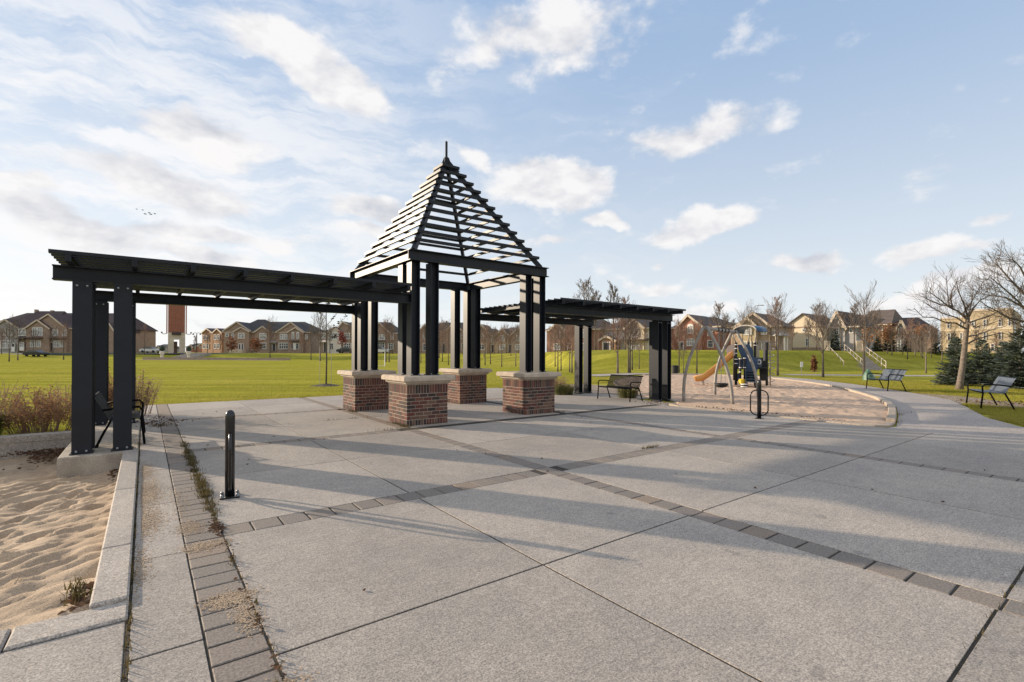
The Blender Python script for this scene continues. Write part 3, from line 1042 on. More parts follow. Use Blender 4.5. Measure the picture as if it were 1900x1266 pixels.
for i in range(30):
    a = pa[:2] * (1 - i / 30) + pb_[:2] * i / 30; b = pa[:2] * (1 - (i + 1) / 30) + pb_[:2] * (i + 1) / 30
    fp.add([(a[0] - nv[0], a[1] - nv[1], H(*a) + .012), (b[0] - nv[0], b[1] - nv[1], H(*b) + .012), (b[0] + nv[0], b[1] + nv[1], H(*b) + .012), (a[0] + nv[0], a[1] + nv[1], H(*a) + .012)], [(0, 1, 2, 3)])
struct(ob('bank_foot_path', fp, M['path']))
bed = MB()
bed.box(14.43, 17.6, 9.9, 14.5, -.1, -.012)
bed.box(12.87, 18.2, 14.51, 18.2, -.1, -.014)
struct(ob('planting_bed', bed, M['dirt']))
# worn soil round the tree and bench on the right
ds = MB()
cs = gp(1745, 738)
N_ = 48
VV = [(cs[0], cs[1], -.016)]
for k in range(N_):
    a = 2 * math.pi * k / N_
    rr = 2.0 * (1 + .35 * mnoise.noise((math.cos(a) * 1.5, math.sin(a) * 1.5, 2)))
    o = RT[:2] * math.cos(a) * rr * .75 + FW[:2] * math.sin(a) * rr * 1.6
    VV.append((cs[0] + o[0], cs[1] + o[1], -.020))
ds.add(VV, [(0, 1 + k, 1 + (k + 1) % N_) for k in range(N_)])
struct(ob('worn_soil', ds, M['dirt']))

# ------------------------------------------------------------------ playground equipment
sw = thing('arch_swing', 'weathered grey arched swing frame with one black bucket seat', 'swing')


def arch_leg(base, top, bow, z1=2.46):
    b, t_ = np.array(base), np.array(top)
    pts = []
    for k in range(11):
        f = k / 10
        p = b * (1 - f) + t_ * f
        o = (b - t_); o = o / np.linalg.norm(o)
        z = z1 * f
        bulge = bow * math.sin(math.pi * f) * (1 - .25 * f)
        pts.append((p[0] + o[0] * bulge, p[1] + o[1] * bulge, z - .02))
    return MB().tube(pts, .05, 10)


f1a, f1b = gp(1269, 747)[:2], gp(1359.5, 752.5)[:2]
f2a, f2b = gp(1327, 735)[:2], gp(1407, 739)[:2]
t1, t2 = (f1a + f1b) / 2 + np.array([.05, .12]), (f2a + f2b) / 2 + np.array([.03, .1])
for fa, fb_, tt in ((f1a, f1b, t1), (f2a, f2b, t2)):
    dd = (fa - fb_) / np.linalg.norm(fa - fb_)
    ob('leg', arch_leg(fa, tt + dd * .05, .22), M['alu'], sw, True)
    ob('leg', arch_leg(fb_, tt - dd * .05, .22), M['alu'], sw, True)
top = MB().tube([(*t1, 2.40), (*t2, 2.40)], .055, 10)
ob('top_bar', top, M['greyp'], sw, True)
for f in (.38, .5, .62, .74):
    p = t1 * (1 - f) + t2 * f
    ob('clamp', MB().tube([(*(p - (t2 - t1) * .012), 2.40), (*(p + (t2 - t1) * .012), 2.40)], .075, 10), M['rubber'], sw)
pm = t1 * .48 + t2 * .52
seat = MB().lathe([(.07, .42), (.19, .46), (.235, .56), (.22, .57), (.17, .50), (.05, .47)], 18, pm[0], pm[1])
st_ = ob('bucket_seat', seat, M['rubber'], sw, True)
dv = (t2 - t1) / np.linalg.norm(t2 - t1)
for s in (-1, 1):
    for s2 in (-1, 1):
        a = pm + dv * .2 * s + np.array([-dv[1], dv[0]]) * .08 * s2
        ob('chain', MB().tube([(*a, .55), (*(pm + dv * .28 * s), 2.36)], .007, 4), M['galv'], sw)

PD = 23.4                                                # play structure: local metres from pixels
pk_ = PD / FPX
p0 = at(1400, PD)
PHI = math.atan(450 / FPX)
ps = thing('play_structure', 'blue playground climber with a curved blue roof and orange slide', 'play structure', (p0[0], p0[1], 0), math.atan2(RT[1], RT[0]) - PHI)
PX = lambda x: (x - 1400) * pk_ * math.cos(PHI)
PZ = lambda y: (721.5 - y) * pk_ + .02


def post(x, yt, yb=722, y=0., r=.055, rings=()):
    o = ob('post', MB().tube([(PX(x), y, PZ(yb) - .05), (PX(x), y, PZ(yt))], r, 10), M['rubber'], ps, True)
    for ry in rings:
        ob('collar', MB().tube([(PX(x), y, PZ(ry) - .02), (PX(x), y, PZ(ry) + .02)], r + .015, 10), M['white'], o, True)


post(1365.5, 640, 717, -.3, .065, (644, 651, 660, 671, 679))
post(1401, 638, 722, .1, .06, (639, 645))
post(1423, 639, 719, .6, .06, (678,))
post(1388, 636, 712, 1.5, .06, (645,))
post(1360, 642, 711, 1.1, .055, ())
post(1374, 668, 714, -.75, .05, (670, 686, 694, 707))
post(1382, 668, 712, -.65, .05, (669, 686))
# curved roof sheet on bent tubes
rf = MB()
prof = []
for k in range(13):
    a = math.pi * (1 - k / 12)
    f = (1 + math.cos(a)) / 2
    prof.append((PX(1357) * (1 - f) + PX(1403) * f, 1.0 - 1.7 * f, PZ(619.5) + math.sin(a) ** .8 * 12.5 * pk_))
VV, FF = [], []
for (ax, ay) in ((0, 0), (PX(1424) - PX(1403), .95)):
    for dz in (0, -.035):
        for p in prof: VV.append((p[0] + ax, p[1] + ay, p[2] + dz))
n = len(prof)
for i in range(n - 1):
    FF += [(i, i + 1, 2 * n + i + 1, 2 * n + i), (n + i, 3 * n + i, 3 * n + i + 1, n + i + 1), (i, n + i, n + i + 1, i + 1), (2 * n + i, 2 * n + i + 1, 3 * n + i + 1, 3 * n + i)]
FF += [(0, 2 * n, 3 * n, n), (n - 1, 2 * n - 1, 4 * n - 1, 3 * n - 1)]
rf.add(VV, FF)
roof = ob('roof', rf, M['bluemetal'], ps, True)
ob('roof_edge', MB().tube([(p[0], p[1] - .02, p[2] - .015) for p in prof], .035, 6), M['alu'], roof, True)
for (xa, ya, xb, yb, yy) in ((1358, 620, 1365.5, 641, -.2), (1403, 619, 1401, 640, .05), (1391, 613, 1388, 640, .1)):
    ob('roof_leg', MB().tube([(PX(xb), yy, PZ(yb)), (PX((xa * 2 + xb) / 3), yy, PZ((ya + yb) / 2)), (PX(xa), yy, PZ(ya) - .02)], .028, 8), M['alu'], ps, True)


def panel(name, pts, m, y, th=.05, par=None):
    o = MB().prism([(PX(a), PZ(b)) for a, b in pts], 'y', y, y + th)
    return ob(name, o, m, par or ps)


panel('deck', [(1362, 688), (1424, 688), (1424, 686), (1362, 686)], M['rubber'], -.3, 1.6)
panel('upper_panel', [(1368, 644), (1390, 643), (1398, 655), (1398, 668), (1376, 668), (1370, 655)], M['blue'], .0)
panel('lower_panel', [(1385, 668), (1399, 666), (1406, 672), (1406, 690), (1385, 690)], M['blue'], -.42)
panel('tic_tac_panel', [(1401, 668), (1411, 668), (1414, 673), (1414, 683), (1409, 687), (1402, 686)], M['tread'], -.1)
ob('porthole_ring', MB().tube([(PX(1408.5) + math.cos(a) * .075, -.12, PZ(676) + math.sin(a) * .1) for a in np.linspace(0, 2 * math.pi, 17)], .022, 6), M['white'], ps, True)
panel('side_panel', [(1408, 676), (1425, 672), (1425, 711), (1410, 711)], M['rubber'], .3)
panel('grey_panel', [(1404, 643), (1409, 643), (1409, 672), (1404, 672)], M['greyp'], .4)
panel('grey_panel', [(1416, 643), (1421, 640), (1421, 674), (1416, 674)], M['greyp'], .62)
panel('dark_lower_panel', [(1362, 700), (1374, 697), (1374, 713), (1362, 713)], M['blue'], .3)
for i in range(5):
    yb = 711 - 4.4 * i
    panel('stair_tread', [(1384.5, yb), (1403.5, yb), (1403.5, yb - 1.6), (1384.5, yb - 1.6)], M['tread'], -1.5 + .22 * i, .26)
panel('stair_side', [(1383.6, 712), (1385, 712), (1385, 690), (1383.6, 690)], M['blue'], -1.4, 1.0)
panel('stair_side', [(1403, 712), (1404.4, 712), (1404.4, 690), (1403, 690)], M['blue'], -1.4, 1.0)
panel('stair_back', [(1385, 712), (1403, 712), (1403, 690), (1385, 690)], M['blue'], -.45, .04)
panel('guard_panel', [(1366, 668), (1385, 668), (1385, 690), (1366, 690)], M['blue'], .25, .04)
panel('guard_panel', [(1406, 668), (1424, 668), (1424, 690), (1406, 690)], M['rubber'], .75, .04)
for x in (1386, 1402):
    ob('stair_leg', MB().tube([(PX(x), -1.2, PZ(712)), (PX(x), -1.2, -.05)], .045, 8), M['rubber'], ps, True)
ob('hand_rail', MB().tube([(PX(1400), 0, PZ(638)), (PX(1412), .2, PZ(638)), (PX(1424), .6, PZ(639)), (PX(1432), .7, PZ(638))], .03, 8), M['alu'], ps, True)
ob('climbing_pole', MB().tube([(PX(1429), .7, PZ(638)), (PX(1429.5), .7, PZ(722))], .03, 8), M['alu'], ps, True)
sp = [(PX(1430) + math.cos(t) * .17, .72 + math.sin(t) * .17, PZ(722) + t / (2 * math.pi) * .30) for t in np.linspace(0, 14 * math.pi, 110)]
ob('spiral_climber', MB().tube(sp, .018, 5), M['alu'], ps, True)
ob('yellow_pod', MB().lathe([(.05, .14), (.17, .18), (.18, .36), (.06, .42)], 10, PX(1378), -.9), M['yellow'], ps)
for i in range(4):
    ob('stepping_disc', MB().lathe([(.15, .02 + i * .05), (.16, .04 + i * .05), (.15, .06 + i * .05)], 12, PX(1382), -1.35), M['white' if i % 2 else 'rubber'], ps)
# slide: open trough swept along a curve
sl_pts = [((1366, 660), .1), ((1358, 667), -.05), ((1345, 678), -.2), ((1330, 690), -.4), ((1316, 701), -.6), ((1306, 708), -.75), ((1298, 710.5), -.85), ((1290, 711), -.95)]
VV, FF = [], []
cs_ = [(-.36, .24), (-.40, .22), (-.36, .02), (-.2, -.06), (.2, -.06), (.36, .02), (.40, .22), (.36, .24), (.29, .05), (.16, 0), (-.16, 0), (-.29, .05)]
for (p, yy) in sl_pts:
    for (c, h) in cs_: VV.append((PX(p[0]) - h * .35, yy + c, PZ(p[1]) + h * .9))
n = len(cs_)
for i in range(len(sl_pts) - 1):
    for k in range(n): FF.append((i * n + k, i * n + (k + 1) % n, (i + 1) * n + (k + 1) % n, (i + 1) * n + k))
FF += [tuple(range(n))[::-1], tuple(range(len(VV) - n, len(VV)))]
ob('slide', MB().add(VV, FF), M['slide'], ps, True)
panel('slide_hood', [(1346, 653), (1351, 646), (1362, 642), (1364, 664), (1350, 668)], M['hood'], -.35, .05)
panel('slide_hood', [(1346, 653), (1351, 646), (1362, 642), (1364, 664), (1350, 668)], M['slide'], .42, .05)
for x in (1301, 1304):
    ob('slide_leg', MB().tube([(PX(x), -.75, PZ(711)), (PX(x) + .05, -.75, -.05)], .025, 6), M['alu'], ps, True)
bn = hit(1252.5, 693)
bt = thing('litter_bin', 'dark litter bin on the grass left of the playground', 'bin', bn)
ob('bin_body', MB().lathe([(.25, .0), (.27, .1), (.28, .55)], 14), M['rubber'], bt)
ob('bin_lid', MB().lathe([(.30, .551), (.30, .60), (.2, .66), (.05, .68)], 14), M['rubber'], bt)
sg = hit(1487, 694)
st2 = thing('park_sign', 'small pale notice on a thin post behind the playground', 'sign', sg, math.atan2(RT[1], RT[0]))
ob('sign_post', MB().tube([(0, 0, -.1), (0, 0, .95)], .025, 6), M['alu'], st2)
ob('sign_panel', MB().box(-.11, .11, -.045, -.03, .55, .98), M['white'], st2)

# ------------------------------------------------------------------ stairs in the bank
sb = hit(1604, 686)
ang0 = math.atan2(RT[1], RT[0])
stx = thing('park_stairs', 'concrete stairs climbing the grass bank between white handrails', 'stairs', (sb[0], sb[1], 0), ang0 - math.radians(25))
for i in range(12):
    ob('step', MB().bevbox(-1.55, 1.55, i * .85, (i + 1) * .85 + .02, -.4, .10 + i * .155, .01), M['kerb'], stx)
for x in (-1.75, 1.75, 0):
    rl = MB()
    L_, zt_ = 12 * .85, 12 * .155
    for h in (.35, .85):
        rl.tube([(x, 0, h), (x, L_ * .45, h + zt_ * .45), (x, L_, h + zt_)], .034, 6)
    for k in range(7):
        f = k / 6
        rl.tube([(x, L_ * f, zt_ * f - .1), (x, L_ * f, zt_ * f + .85)], .034, 6)
    ob('handrail', rl, M['trim'], stx, True)
for x in (-2.2, 1.2):
    ob('stone_pillar', MB().bevbox(x, x + .75, 12 * .85, 12 * .85 + .75, 1.2, 3.15, .05), M['stone'], stx)

# ------------------------------------------------------------------ bare trees


RMIN = .0065


def grow(mb, p, d, length, r, lvl, rr, maxl, up=.18, nseg=3, kids=6, sides=4):
    pts, rad = [np.array(p)], [r]
    d = np.array(d) / np.linalg.norm(d)
    for i in range(nseg):
        d = d + np.array([rr.gauss(0, .08), rr.gauss(0, .08), rr.gauss(up, .05)])
        d /= np.linalg.norm(d)
        pts.append(pts[-1] + d * length / nseg)
        rad.append(max(r * (1 - (i + 1) / nseg * .75), RMIN))
    mb.tube(pts, rad, sides if lvl == 0 else 3, caps=False)
    if lvl >= maxl: return
    for k in range(kids):
        f = rr.uniform(.2, 1.)
        i = min(int(f * nseg), nseg - 1); fr = f * nseg - i
        q_ = pts[i] * (1 - fr) + pts[i + 1] * fr
        dd = (pts[i + 1] - pts[i]); dd /= np.linalg.norm(dd)
        pr = np.cross(dd, (rr.gauss(0, 1), rr.gauss(0, 1), rr.gauss(0, 1))); pr /= np.linalg.norm(pr) + 1e-9
        nd = dd * .9 + pr * rr.uniform(.35, .65)
        grow(mb, q_, nd, length * rr.uniform(.42, .78) * (1.12 - .4 * f), max(r * .5, RMIN), lvl + 1, rr, maxl, up, 2 if lvl else 3, max(kids - 3, 3), sides)


def tree_meshes(seed, h, trunk_h, spread, limbs, r0, twig, bark, maxl=2, up=.18, kids=6, lean=0.):
    rr = random.Random(seed)
    tb = MB()
    pts, rad = [], []
    topz = h * .86
    for i in range(9):
        f = i / 8
        pts.append((lean * f + rr.gauss(0, .02) * h * .12 * f, rr.gauss(0, .02) * h * .12 * f, topz * f - (.1 if i == 0 else 0)))
        rad.append(r0 * (1.25 if i == 0 else (1 - .86 * f)) + .006)
    tb.tube(pts, rad, 8)
    cb = MB()
    for k in range(limbs):
        f = trunk_h / topz + (1 - trunk_h / topz) * ((k + rr.random() * .6) / limbs) ** .9
        f = min(f, .99)
        i = min(int(f * 8), 7); fr = f * 8 - i
        p = np.array(pts[i]) * (1 - fr) + np.array(pts[i + 1]) * fr
        a = k * 2.399 + rr.uniform(-.4, .4)
        steep = .75 + .9 * f
        fl = (f - trunk_h / topz) / (1 - trunk_h / topz)
        L = spread * (1.0 - .55 * fl) * rr.uniform(.8, 1.15)
        grow(cb, p, (math.cos(a), math.sin(a), steep), L, max(r0 * .42 * (1 - .6 * fl), .012), 0, rr, maxl, up, 3, kids)
    return tb.mesh('trunk', bark, True), cb.mesh('crown', twig)


TREES = {}
for nm, a in dict(young=(1, 5.2, 1.75, 1.7, 15, .065, 'twig', 'bark'), young2=(2, 5.6, 1.9, 1.6, 17, .07, 'twigred', 'bark'), young3=(3, 5.0, 1.6, 1.9, 14, .06, 'twig', 'barklight'),
                  tall=(4, 8.0, 2.3, 2.6, 22, .11, 'twig', 'bark'), tall2=(5, 7.6, 2.2, 2.4, 24, .12, 'twigred', 'barklight'), slim=(6, 6.2, 1.9, 1.2, 18, .06, 'twigred', 'bark'),
                  vase=(8, 7.0, 1.9, 3.0, 12, .10, 'twig', 'barklight')).items():
    TREES[nm] = (tree_meshes(a[0], a[1], a[2], a[3], a[4], a[5], M[a[6]], M[a[7]], kids=7 if nm in ('tall', 'tall2', 'vase') else 6), a[1])


RMIN = .015
for nm, a in dict(far1=(21, 6.4, 1.9, 1.6, 17, .08, 'twig', 'bark'), far2=(22, 7.2, 2.0, 2.0, 18, .09, 'twigred', 'bark'), far3=(23, 6.8, 1.8, 2.2, 15, .09, 'twig', 'barklight'), far4=(24, 6.0, 1.9, 1.2, 17, .07, 'twigred', 'bark')).items():
    TREES[nm] = (tree_meshes(a[0], a[1], a[2], a[3], a[4], a[5], M[a[6]], M[a[7]], kids=6), a[1])
RMIN = .0065


def tree(kind, pos, height, label, group=None, rz=None, name='bare_tree'):
    (tm, cm2), h0 = TREES[kind]
    t = thing(name, label, 'tree', pos, rng.uniform(0, 6.28) if rz is None else rz, group)
    k = height / h0
    t.scale = (k, k, k)
    link('trunk', tm, t)
    link('crown', cm2, t)
    return t


def tree_px(kind, x, yb, yt, label, group=None, D=None):
    p = hit(x, yb) if D is None else at(x, D)
    d = np.dot(p - EYE, FW)
    r_ = ray(x, yt); z = EYE[2] + r_[2] / np.dot(r_, FW) * d
    return tree(kind, p, z - p[2], label, group)


GB = 'bare young trees planted on the lawn'
for kind, x, yb, yt, lb in [
    ('young', 17, 671, 597, 'bare sapling on the left lawn, leftmost of the pair near the photo edge'),
    ('young3', 33, 669, 592, 'bare pale branched tree on the left lawn, right one of the pair'),
    ('young2', 118, 668, 597, 'bare tree just left of the first pergola post'),
    ('young3', 501, 664, 592, 'bare tree standing before the middle of the grey townhouse block'),
    ('young', 577, 668, 600, 'bare slender tree right of the grey townhouse block, left of its neighbour'),
    ('tall', 594, 670, 577, 'bare taller tree just left of the staked sapling'),
    ('young2', 716, 672, 588, 'bare tree with the left trunk of the two beside the white goal'),
    ('young', 722, 672, 592, 'bare tree with the right trunk of the two beside the white goal'),
    ('slim', 781, 674, 598, 'bare tree seen between the two front pier columns'),
    ('slim', 821, 671, 590, 'bare tree behind the nearest pier, left of a second trunk'),
    ('slim', 832, 678, 596, 'bare reddish tree close left of the back pier columns'),
    ('young2', 900, 678, 602, 'bare tree immediately right of the back pier columns'),
    ('young', 910, 676, 604, 'bare tree second to the right of the back pier'),
    ('young2', 931, 681, 603, 'bare tree standing alone midway between back and right piers'),
    ('young3', 957, 680, 604, 'bare tree just left of the right pier columns'),
    ('young', 1030, 681, 606, 'bare tree nearest the right pier, farthest back of its clump'),
    ('young2', 1035, 690, 598, 'bare tree right of the right pier, front of its clump'),
    ('young', 1041, 688, 604, 'bare tree right of the right pier, last of the clump of three'),
    ('slim', 1057, 691, 588, 'bare tree left of the twin trunks before the pergola posts'),
    ('tall2', 1061, 692, 590, 'bare twin trunk tree touching the far pergola posts'),
    ('tall2', 1146, 694, 566, 'bare spreading tree framed under the right pergola behind the bench'),
    ('young', 1166, 692, 572, 'bare tree left in the group of three behind the bench'),
    ('tall', 1169, 693, 566, 'bare tree middle of the group of three behind the bench'),
    ('young2', 1173, 687, 590, 'bare tree right in the group of three behind the bench'),
    ('slim', 1186, 685, 610, 'bare thin tree beside the right pergola posts'),
    ('young2', 1260, 692, 590, 'bare tree behind the litter bin'),
    ('young', 1268, 693, 640, 'small bare sapling right of the litter bin'),
    ('young2', 1293, 693, 592, 'bare tree seen through the left swing arch'),
    ('vase', 1443, 697, 560, 'bare tree on the bank right of the play structure'),
    ('tall', 1527, 700, 562, 'bare spreading tree left of the bank stairs'),
    ('vase', 1603, 702, 540, 'bare tall tree in front of the bank stairs'),
    ('vase', 1718, 693, 600, 'bare multi stem tree on the bank between two spruces'),
]:
    tree_px(kind, x, yb, yt, lb, GB)
# the rows beyond, on the level ground by the houses
lab = 'leafless street tree in front of the houses beyond the lawn'
gr = 'leafless trees along the houses beyond the lawn'
rr = random.Random(5)
FAR = []
for x, D, yt in [(3, 112, 610), (62, 118, 608), (98, 116, 606), (500, 128, 606), (362, 130, 618), (385, 128, 612), (410, 118, 622), (468, 124, 622), (540, 122, 628), (560, 126, 618), (612, 118, 606), (650, 112, 600), (690, 112, 608), (728, 104, 600),
                 (790, 92, 604), (805, 95, 600), (815, 88, 602), (826, 98, 598), (858, 90, 606), (890, 92, 612), (898, 80, 608), (905, 96, 605), (918, 85, 606), (925, 100, 610), (940, 84, 604), (948, 76, 610), (962, 90, 600), (975, 80, 600), (990, 84, 602),
                 (1022, 80, 604), (1030, 72, 600), (1040, 76, 602), (1048, 84, 598), (1055, 68, 596), (1064, 74, 600), (1075, 66, 560), (1085, 62, 510), (1105, 64, 530), (1120, 70, 590), (1138, 60, 522), (1160, 66, 545), (1178, 72, 590), (1196, 64, 600),
                 (1258, 66, 596), (1272, 72, 610), (1300, 66, 590), (1318, 60, 600), (1334, 64, 556), (1346, 70, 580), (1360, 62, 590), (1378, 60, 574), (1395, 64, 566), (1408, 60, 596), (1425, 66, 600), (1440, 58, 548), (1470, 62, 600), (1500, 64, 590), (1515, 60, 560), (1560, 68, 580),
                 (1585, 66, 560), (1625, 64, 572), (1648, 70, 600), (1668, 64, 600), (1690, 70, 590), (1705, 62, 606), (1735, 60, 600), (1770, 62, 610), (1340, 58, 610), (1290, 62, 605), (1600, 58, 598), (1655, 57, 606), (1675, 58, 612), (1684, 56, 604), (1698, 58, 610), (1712, 57, 614), (1728, 58, 606), (1748, 57, 612), (1812, 60, 606), (1850, 58, 612)]:
    kind = rr.choice(['far1', 'far2', 'far3', 'far4', 'far2', 'tall', 'vase'] if D > 57 else ['young', 'young2', 'tall', 'vase'])
    FAR.append((x, D, kind, yt + rr.uniform(-4, 4)))

SEGS = [(0, 215, 'plum roofed townhouse block'), (215, 414, 'street right of the tower'), (414, 586, 'four gabled townhouse block'), (586, 737, 'white bayed townhouse'), (737, 884, 'dark roofed townhouse'), (884, 1000, 'tan houses between the piers'),
        (1000, 1113, 'rust brick house'), (1113, 1210, 'cream porch house'), (1210, 1348, 'arched window brick house'), (1348, 1455, 'nested gable tan house'), (1455, 1592, 'cream sided house'), (1592, 1742, 'houses right of the bank stairs'), (1742, 2000, 'flat roofed building')]
ORD = ['first', 'second', 'third', 'fourth', 'fifth', 'sixth', 'seventh', 'eighth', 'ninth', 'tenth', 'eleventh', 'twelfth', 'thirteenth', 'fourteenth']
for a, b, ph in SEGS:
    mem = sorted(f for f in FAR if a <= f[0] < b)
    for i, (x, D, kind, yt) in enumerate(mem):
        tree_px(kind, x, 0, yt, '%s from left of the far leafless trees before the %s' % (ORD[i], ph), gr, D)
RMIN = .004
# sapling with wire stays on the near lawn
p = gp(605, 715)
p[2] = H(p[0], p[1])
sp_ = thing('staked_sapling', 'thin staked sapling with a few dark leaves on the open lawn', 'tree', p)
ob('trunk', MB().tube([(0, 0, -.05), (.02, 0, 1.2), (0, .02, 2.6), (-.01, 0, 4.55)], [.04, .034, .026, .012], 7), M['bark'], sp_, True)
br = MB(); lv = MB()
rr = random.Random(3)
limbs_ = [((0, 0, 2.5), RT * .95 + np.array([0, 0, .85])), ((0, 0, 2.9), RT * .7 + np.array([0, 0, .9])), ((0, 0, 3.2), RT * -.5 + np.array([0, 0, .75])), ((0, 0, 2.2), RT * .6 + FW * .3 + np.array([0, 0, .3])), ((0, 0, 3.5), FW * .4 + np.array([0, 0, .6]))]
for b, e in limbs_:
    b = np.array(b); e_ = b + np.array(e)
    mid = (b + e_) / 2 + np.array([0, 0, -.06])
    br.tube([b, mid, e_], [.012, .009, .005], 4)
    for k in range(16):
        f = rr.uniform(.35, 1.05)
        c = b * (1 - f) + e_ * f + np.array([rr.gauss(0, .05) for _ in range(3)])
        n_ = np.array([rr.gauss(0, 1) for _ in range(3)]); n_ /= np.linalg.norm(n_)
        u_ = np.cross(n_, (0, 0, 1.)); u_ /= np.linalg.norm(u_) + 1e-6; v_ = np.cross(n_, u_)
        s_ = .07
        lv.add([c - u_ * s_, c + v_ * s_ * .6, c + u_ * s_, c - v_ * s_ * .6], [(0, 1, 2, 3)])
ob('branch', br, M['bark'], sp_)
ob('leaves', lv, M['darkleaf'], sp_)
ms = MB()
VV = [(0, 0, .12)] + [(math.cos(a) * .75 * (1 + .2 * math.sin(3 * a)), math.sin(a) * .75, -.01) for a in np.linspace(0, 2 * math.pi, 20, endpoint=False)]
ms.add(VV, [(0, 1 + k, 1 + (k + 1) % 20) for k in range(20)])
ob('mulch_mound', ms, M['joint'], sp_)
for x in (-.3, .25):
    o = RT * x
    ob('stake', MB().tube([(o[0], o[1], -.1), (o[0], o[1], 1.9)], .012, 5), M['alu'], sp_)


# the leaning tree on the right: authored limbs
def px_at(x, y, D): r_ = ray(x, y); return EYE + r_ / np.dot(r_, CM[2]) * D


bt_ = gp(1781, 722); LD = np.dot(bt_ - EYE, FW)
lt = thing('leaning_tree', 'large bare tree with a leaning pale trunk between the two skylit benches', 'tree', (bt_[0], bt_[1], -.03))
O = np.array([bt_[0], bt_[1], -.03])
trp = [(1780, 724), (1782, 706), (1786, 680), (1789, 655), (1792, 625), (1795, 600), (1796, 588)]
ob('trunk', MB().tube([px_at(x, y, LD) - O for x, y in trp], [.165, .125, .115, .108, .098, .088, .07], 12), M['barklight'], lt, True)
cr = MB()
rr = random.Random(11)
for pts_, dz in [([(1795, 594), (1778, 578), (1761, 570), (1744, 556), (1730, 546), (1718, 540)], -.4), ([(1770, 575), (1761, 566), (1758, 545), (1756, 512)], -.2), ([(1768, 574), (1764, 556), (1766, 540), (1776, 522)], .4),
                 ([(1795, 590), (1787, 582), (1799, 566), (1814, 540), (1826, 520)], .5), ([(1796, 600), (1812, 594), (1832, 588), (1850, 580), (1872, 570)], .9), ([(1795, 612), (1774, 600), (1752, 598), (1735, 590), (1712, 588), (1696, 572)], -.8),
                 ([(1792, 640), (1810, 630), (1832, 624), (1856, 618), (1880, 622)], .6), ([(1793, 625), (1812, 622), (1840, 612), (1866, 606)], 1.2), ([(1796, 590), (1790, 568), (1778, 540), (1775, 525)], -.5),
                 ([(1796, 592), (1806, 572), (1820, 556), (1838, 548)], -.3), ([(1795, 604), (1776, 590), (1750, 582), (1728, 570), (1715, 560)], .3), ([(1795, 598), (1810, 608), (1840, 600), (1862, 592)], -1.0),
                 ([(1765, 568), (1745, 566), (1722, 556), (1706, 548)], .4), ([(1796, 590), (1803, 560), (1806, 535)], .2)]:
    n = len(pts_)
    P3 = [px_at(x, y, LD + dz * i / (n - 1) * 1.6) - O for i, (x, y) in enumerate(pts_)]
    cr.tube(P3, list(np.linspace(.042, .010, n)), 6, caps=False)
    for i in range(1, n):
        for k in range(5):
            f = rr.random()
            q_ = P3[i - 1] * (1 - f) + P3[i] * f
            dd = P3[i] - P3[i - 1]; dd /= np.linalg.norm(dd)
            pr = np.cross(dd, [rr.gauss(0, 1) for _ in range(3)]); pr /= np.linalg.norm(pr)
            grow(cr, q_, dd * .7 + pr * .8 + np.array([0, 0, .2]), rr.uniform(.35, .9), .009, 1, rr, 2, .12, 3, 4)
ob('crown', cr, M['bark'], lt)
# big tree whose trunk stands just outside the right edge
bp_ = at(1962, 21)
bgt = thing('bare_tree', 'big dark bare tree spreading in from the right edge of the photo', 'tree', bp_)
O = np.array(bp_)
ob('trunk', MB().tube([px_at(x, y, 21) - O for x, y in [(1962, 726), (1958, 690), (1950, 650), (1942, 615), (1930, 580), (1922, 552)]], [.30, .24, .22, .2, .16, .11], 10), M['bark'], bgt, True)
cr = MB()
for pts_, dz in [([(1945, 620), (1915, 590), (1890, 560), (1862, 535), (1838, 515)], -.8), ([(1930, 580), (1900, 545), (1875, 520), (1856, 498), (1848, 490)], .4), ([(1932, 590), (1898, 570), (1866, 552), (1836, 548), (1815, 545)], 1.2),
                 ([(1925, 560), (1905, 520), (1893, 496), (1880, 482)], -.5), ([(1925, 556), (1918, 510), (1908, 486), (1900, 470)], .6), ([(1938, 600), (1905, 598), (1872, 590), (1845, 575), (1826, 566)], -.3),
                 ([(1940, 610), (1915, 612), (1888, 604), (1862, 585)], .9), ([(1922, 552), (1930, 510), (1934, 480)], 0), ([(1935, 590), (1965, 560), (1990, 530), (2010, 500)], .5), ([(1940, 605), (1980, 590), (2015, 575)], -.8), ([(1925, 555), (1950, 520), (1970, 490)], .9)]:
    n = len(pts_)
    P3 = [px_at(x, y, 21 + dz * i / (n - 1) * 1.6) - O for i, (x, y) in enumerate(pts_)]
    cr.tube(P3, list(np.linspace(.062, .014, n)), 6, caps=False)
    for i in range(1, n):
        for k in range(6):
            f = rr.random()
            q_ = P3[i - 1] * (1 - f) + P3[i] * f
            dd = P3[i] - P3[i - 1]; dd /= np.linalg.norm(dd)
            pr = np.cross(dd, [rr.gauss(0, 1) for _ in range(3)]); pr /= np.linalg.norm(pr)
            grow(cr, q_, dd * .7 + pr * .8 + np.array([0, 0, .15]), rr.uniform(.5, 1.1), .013, 1, rr, 3, .1, 3, 4)
ob('crown', cr, M['bark'], bgt)


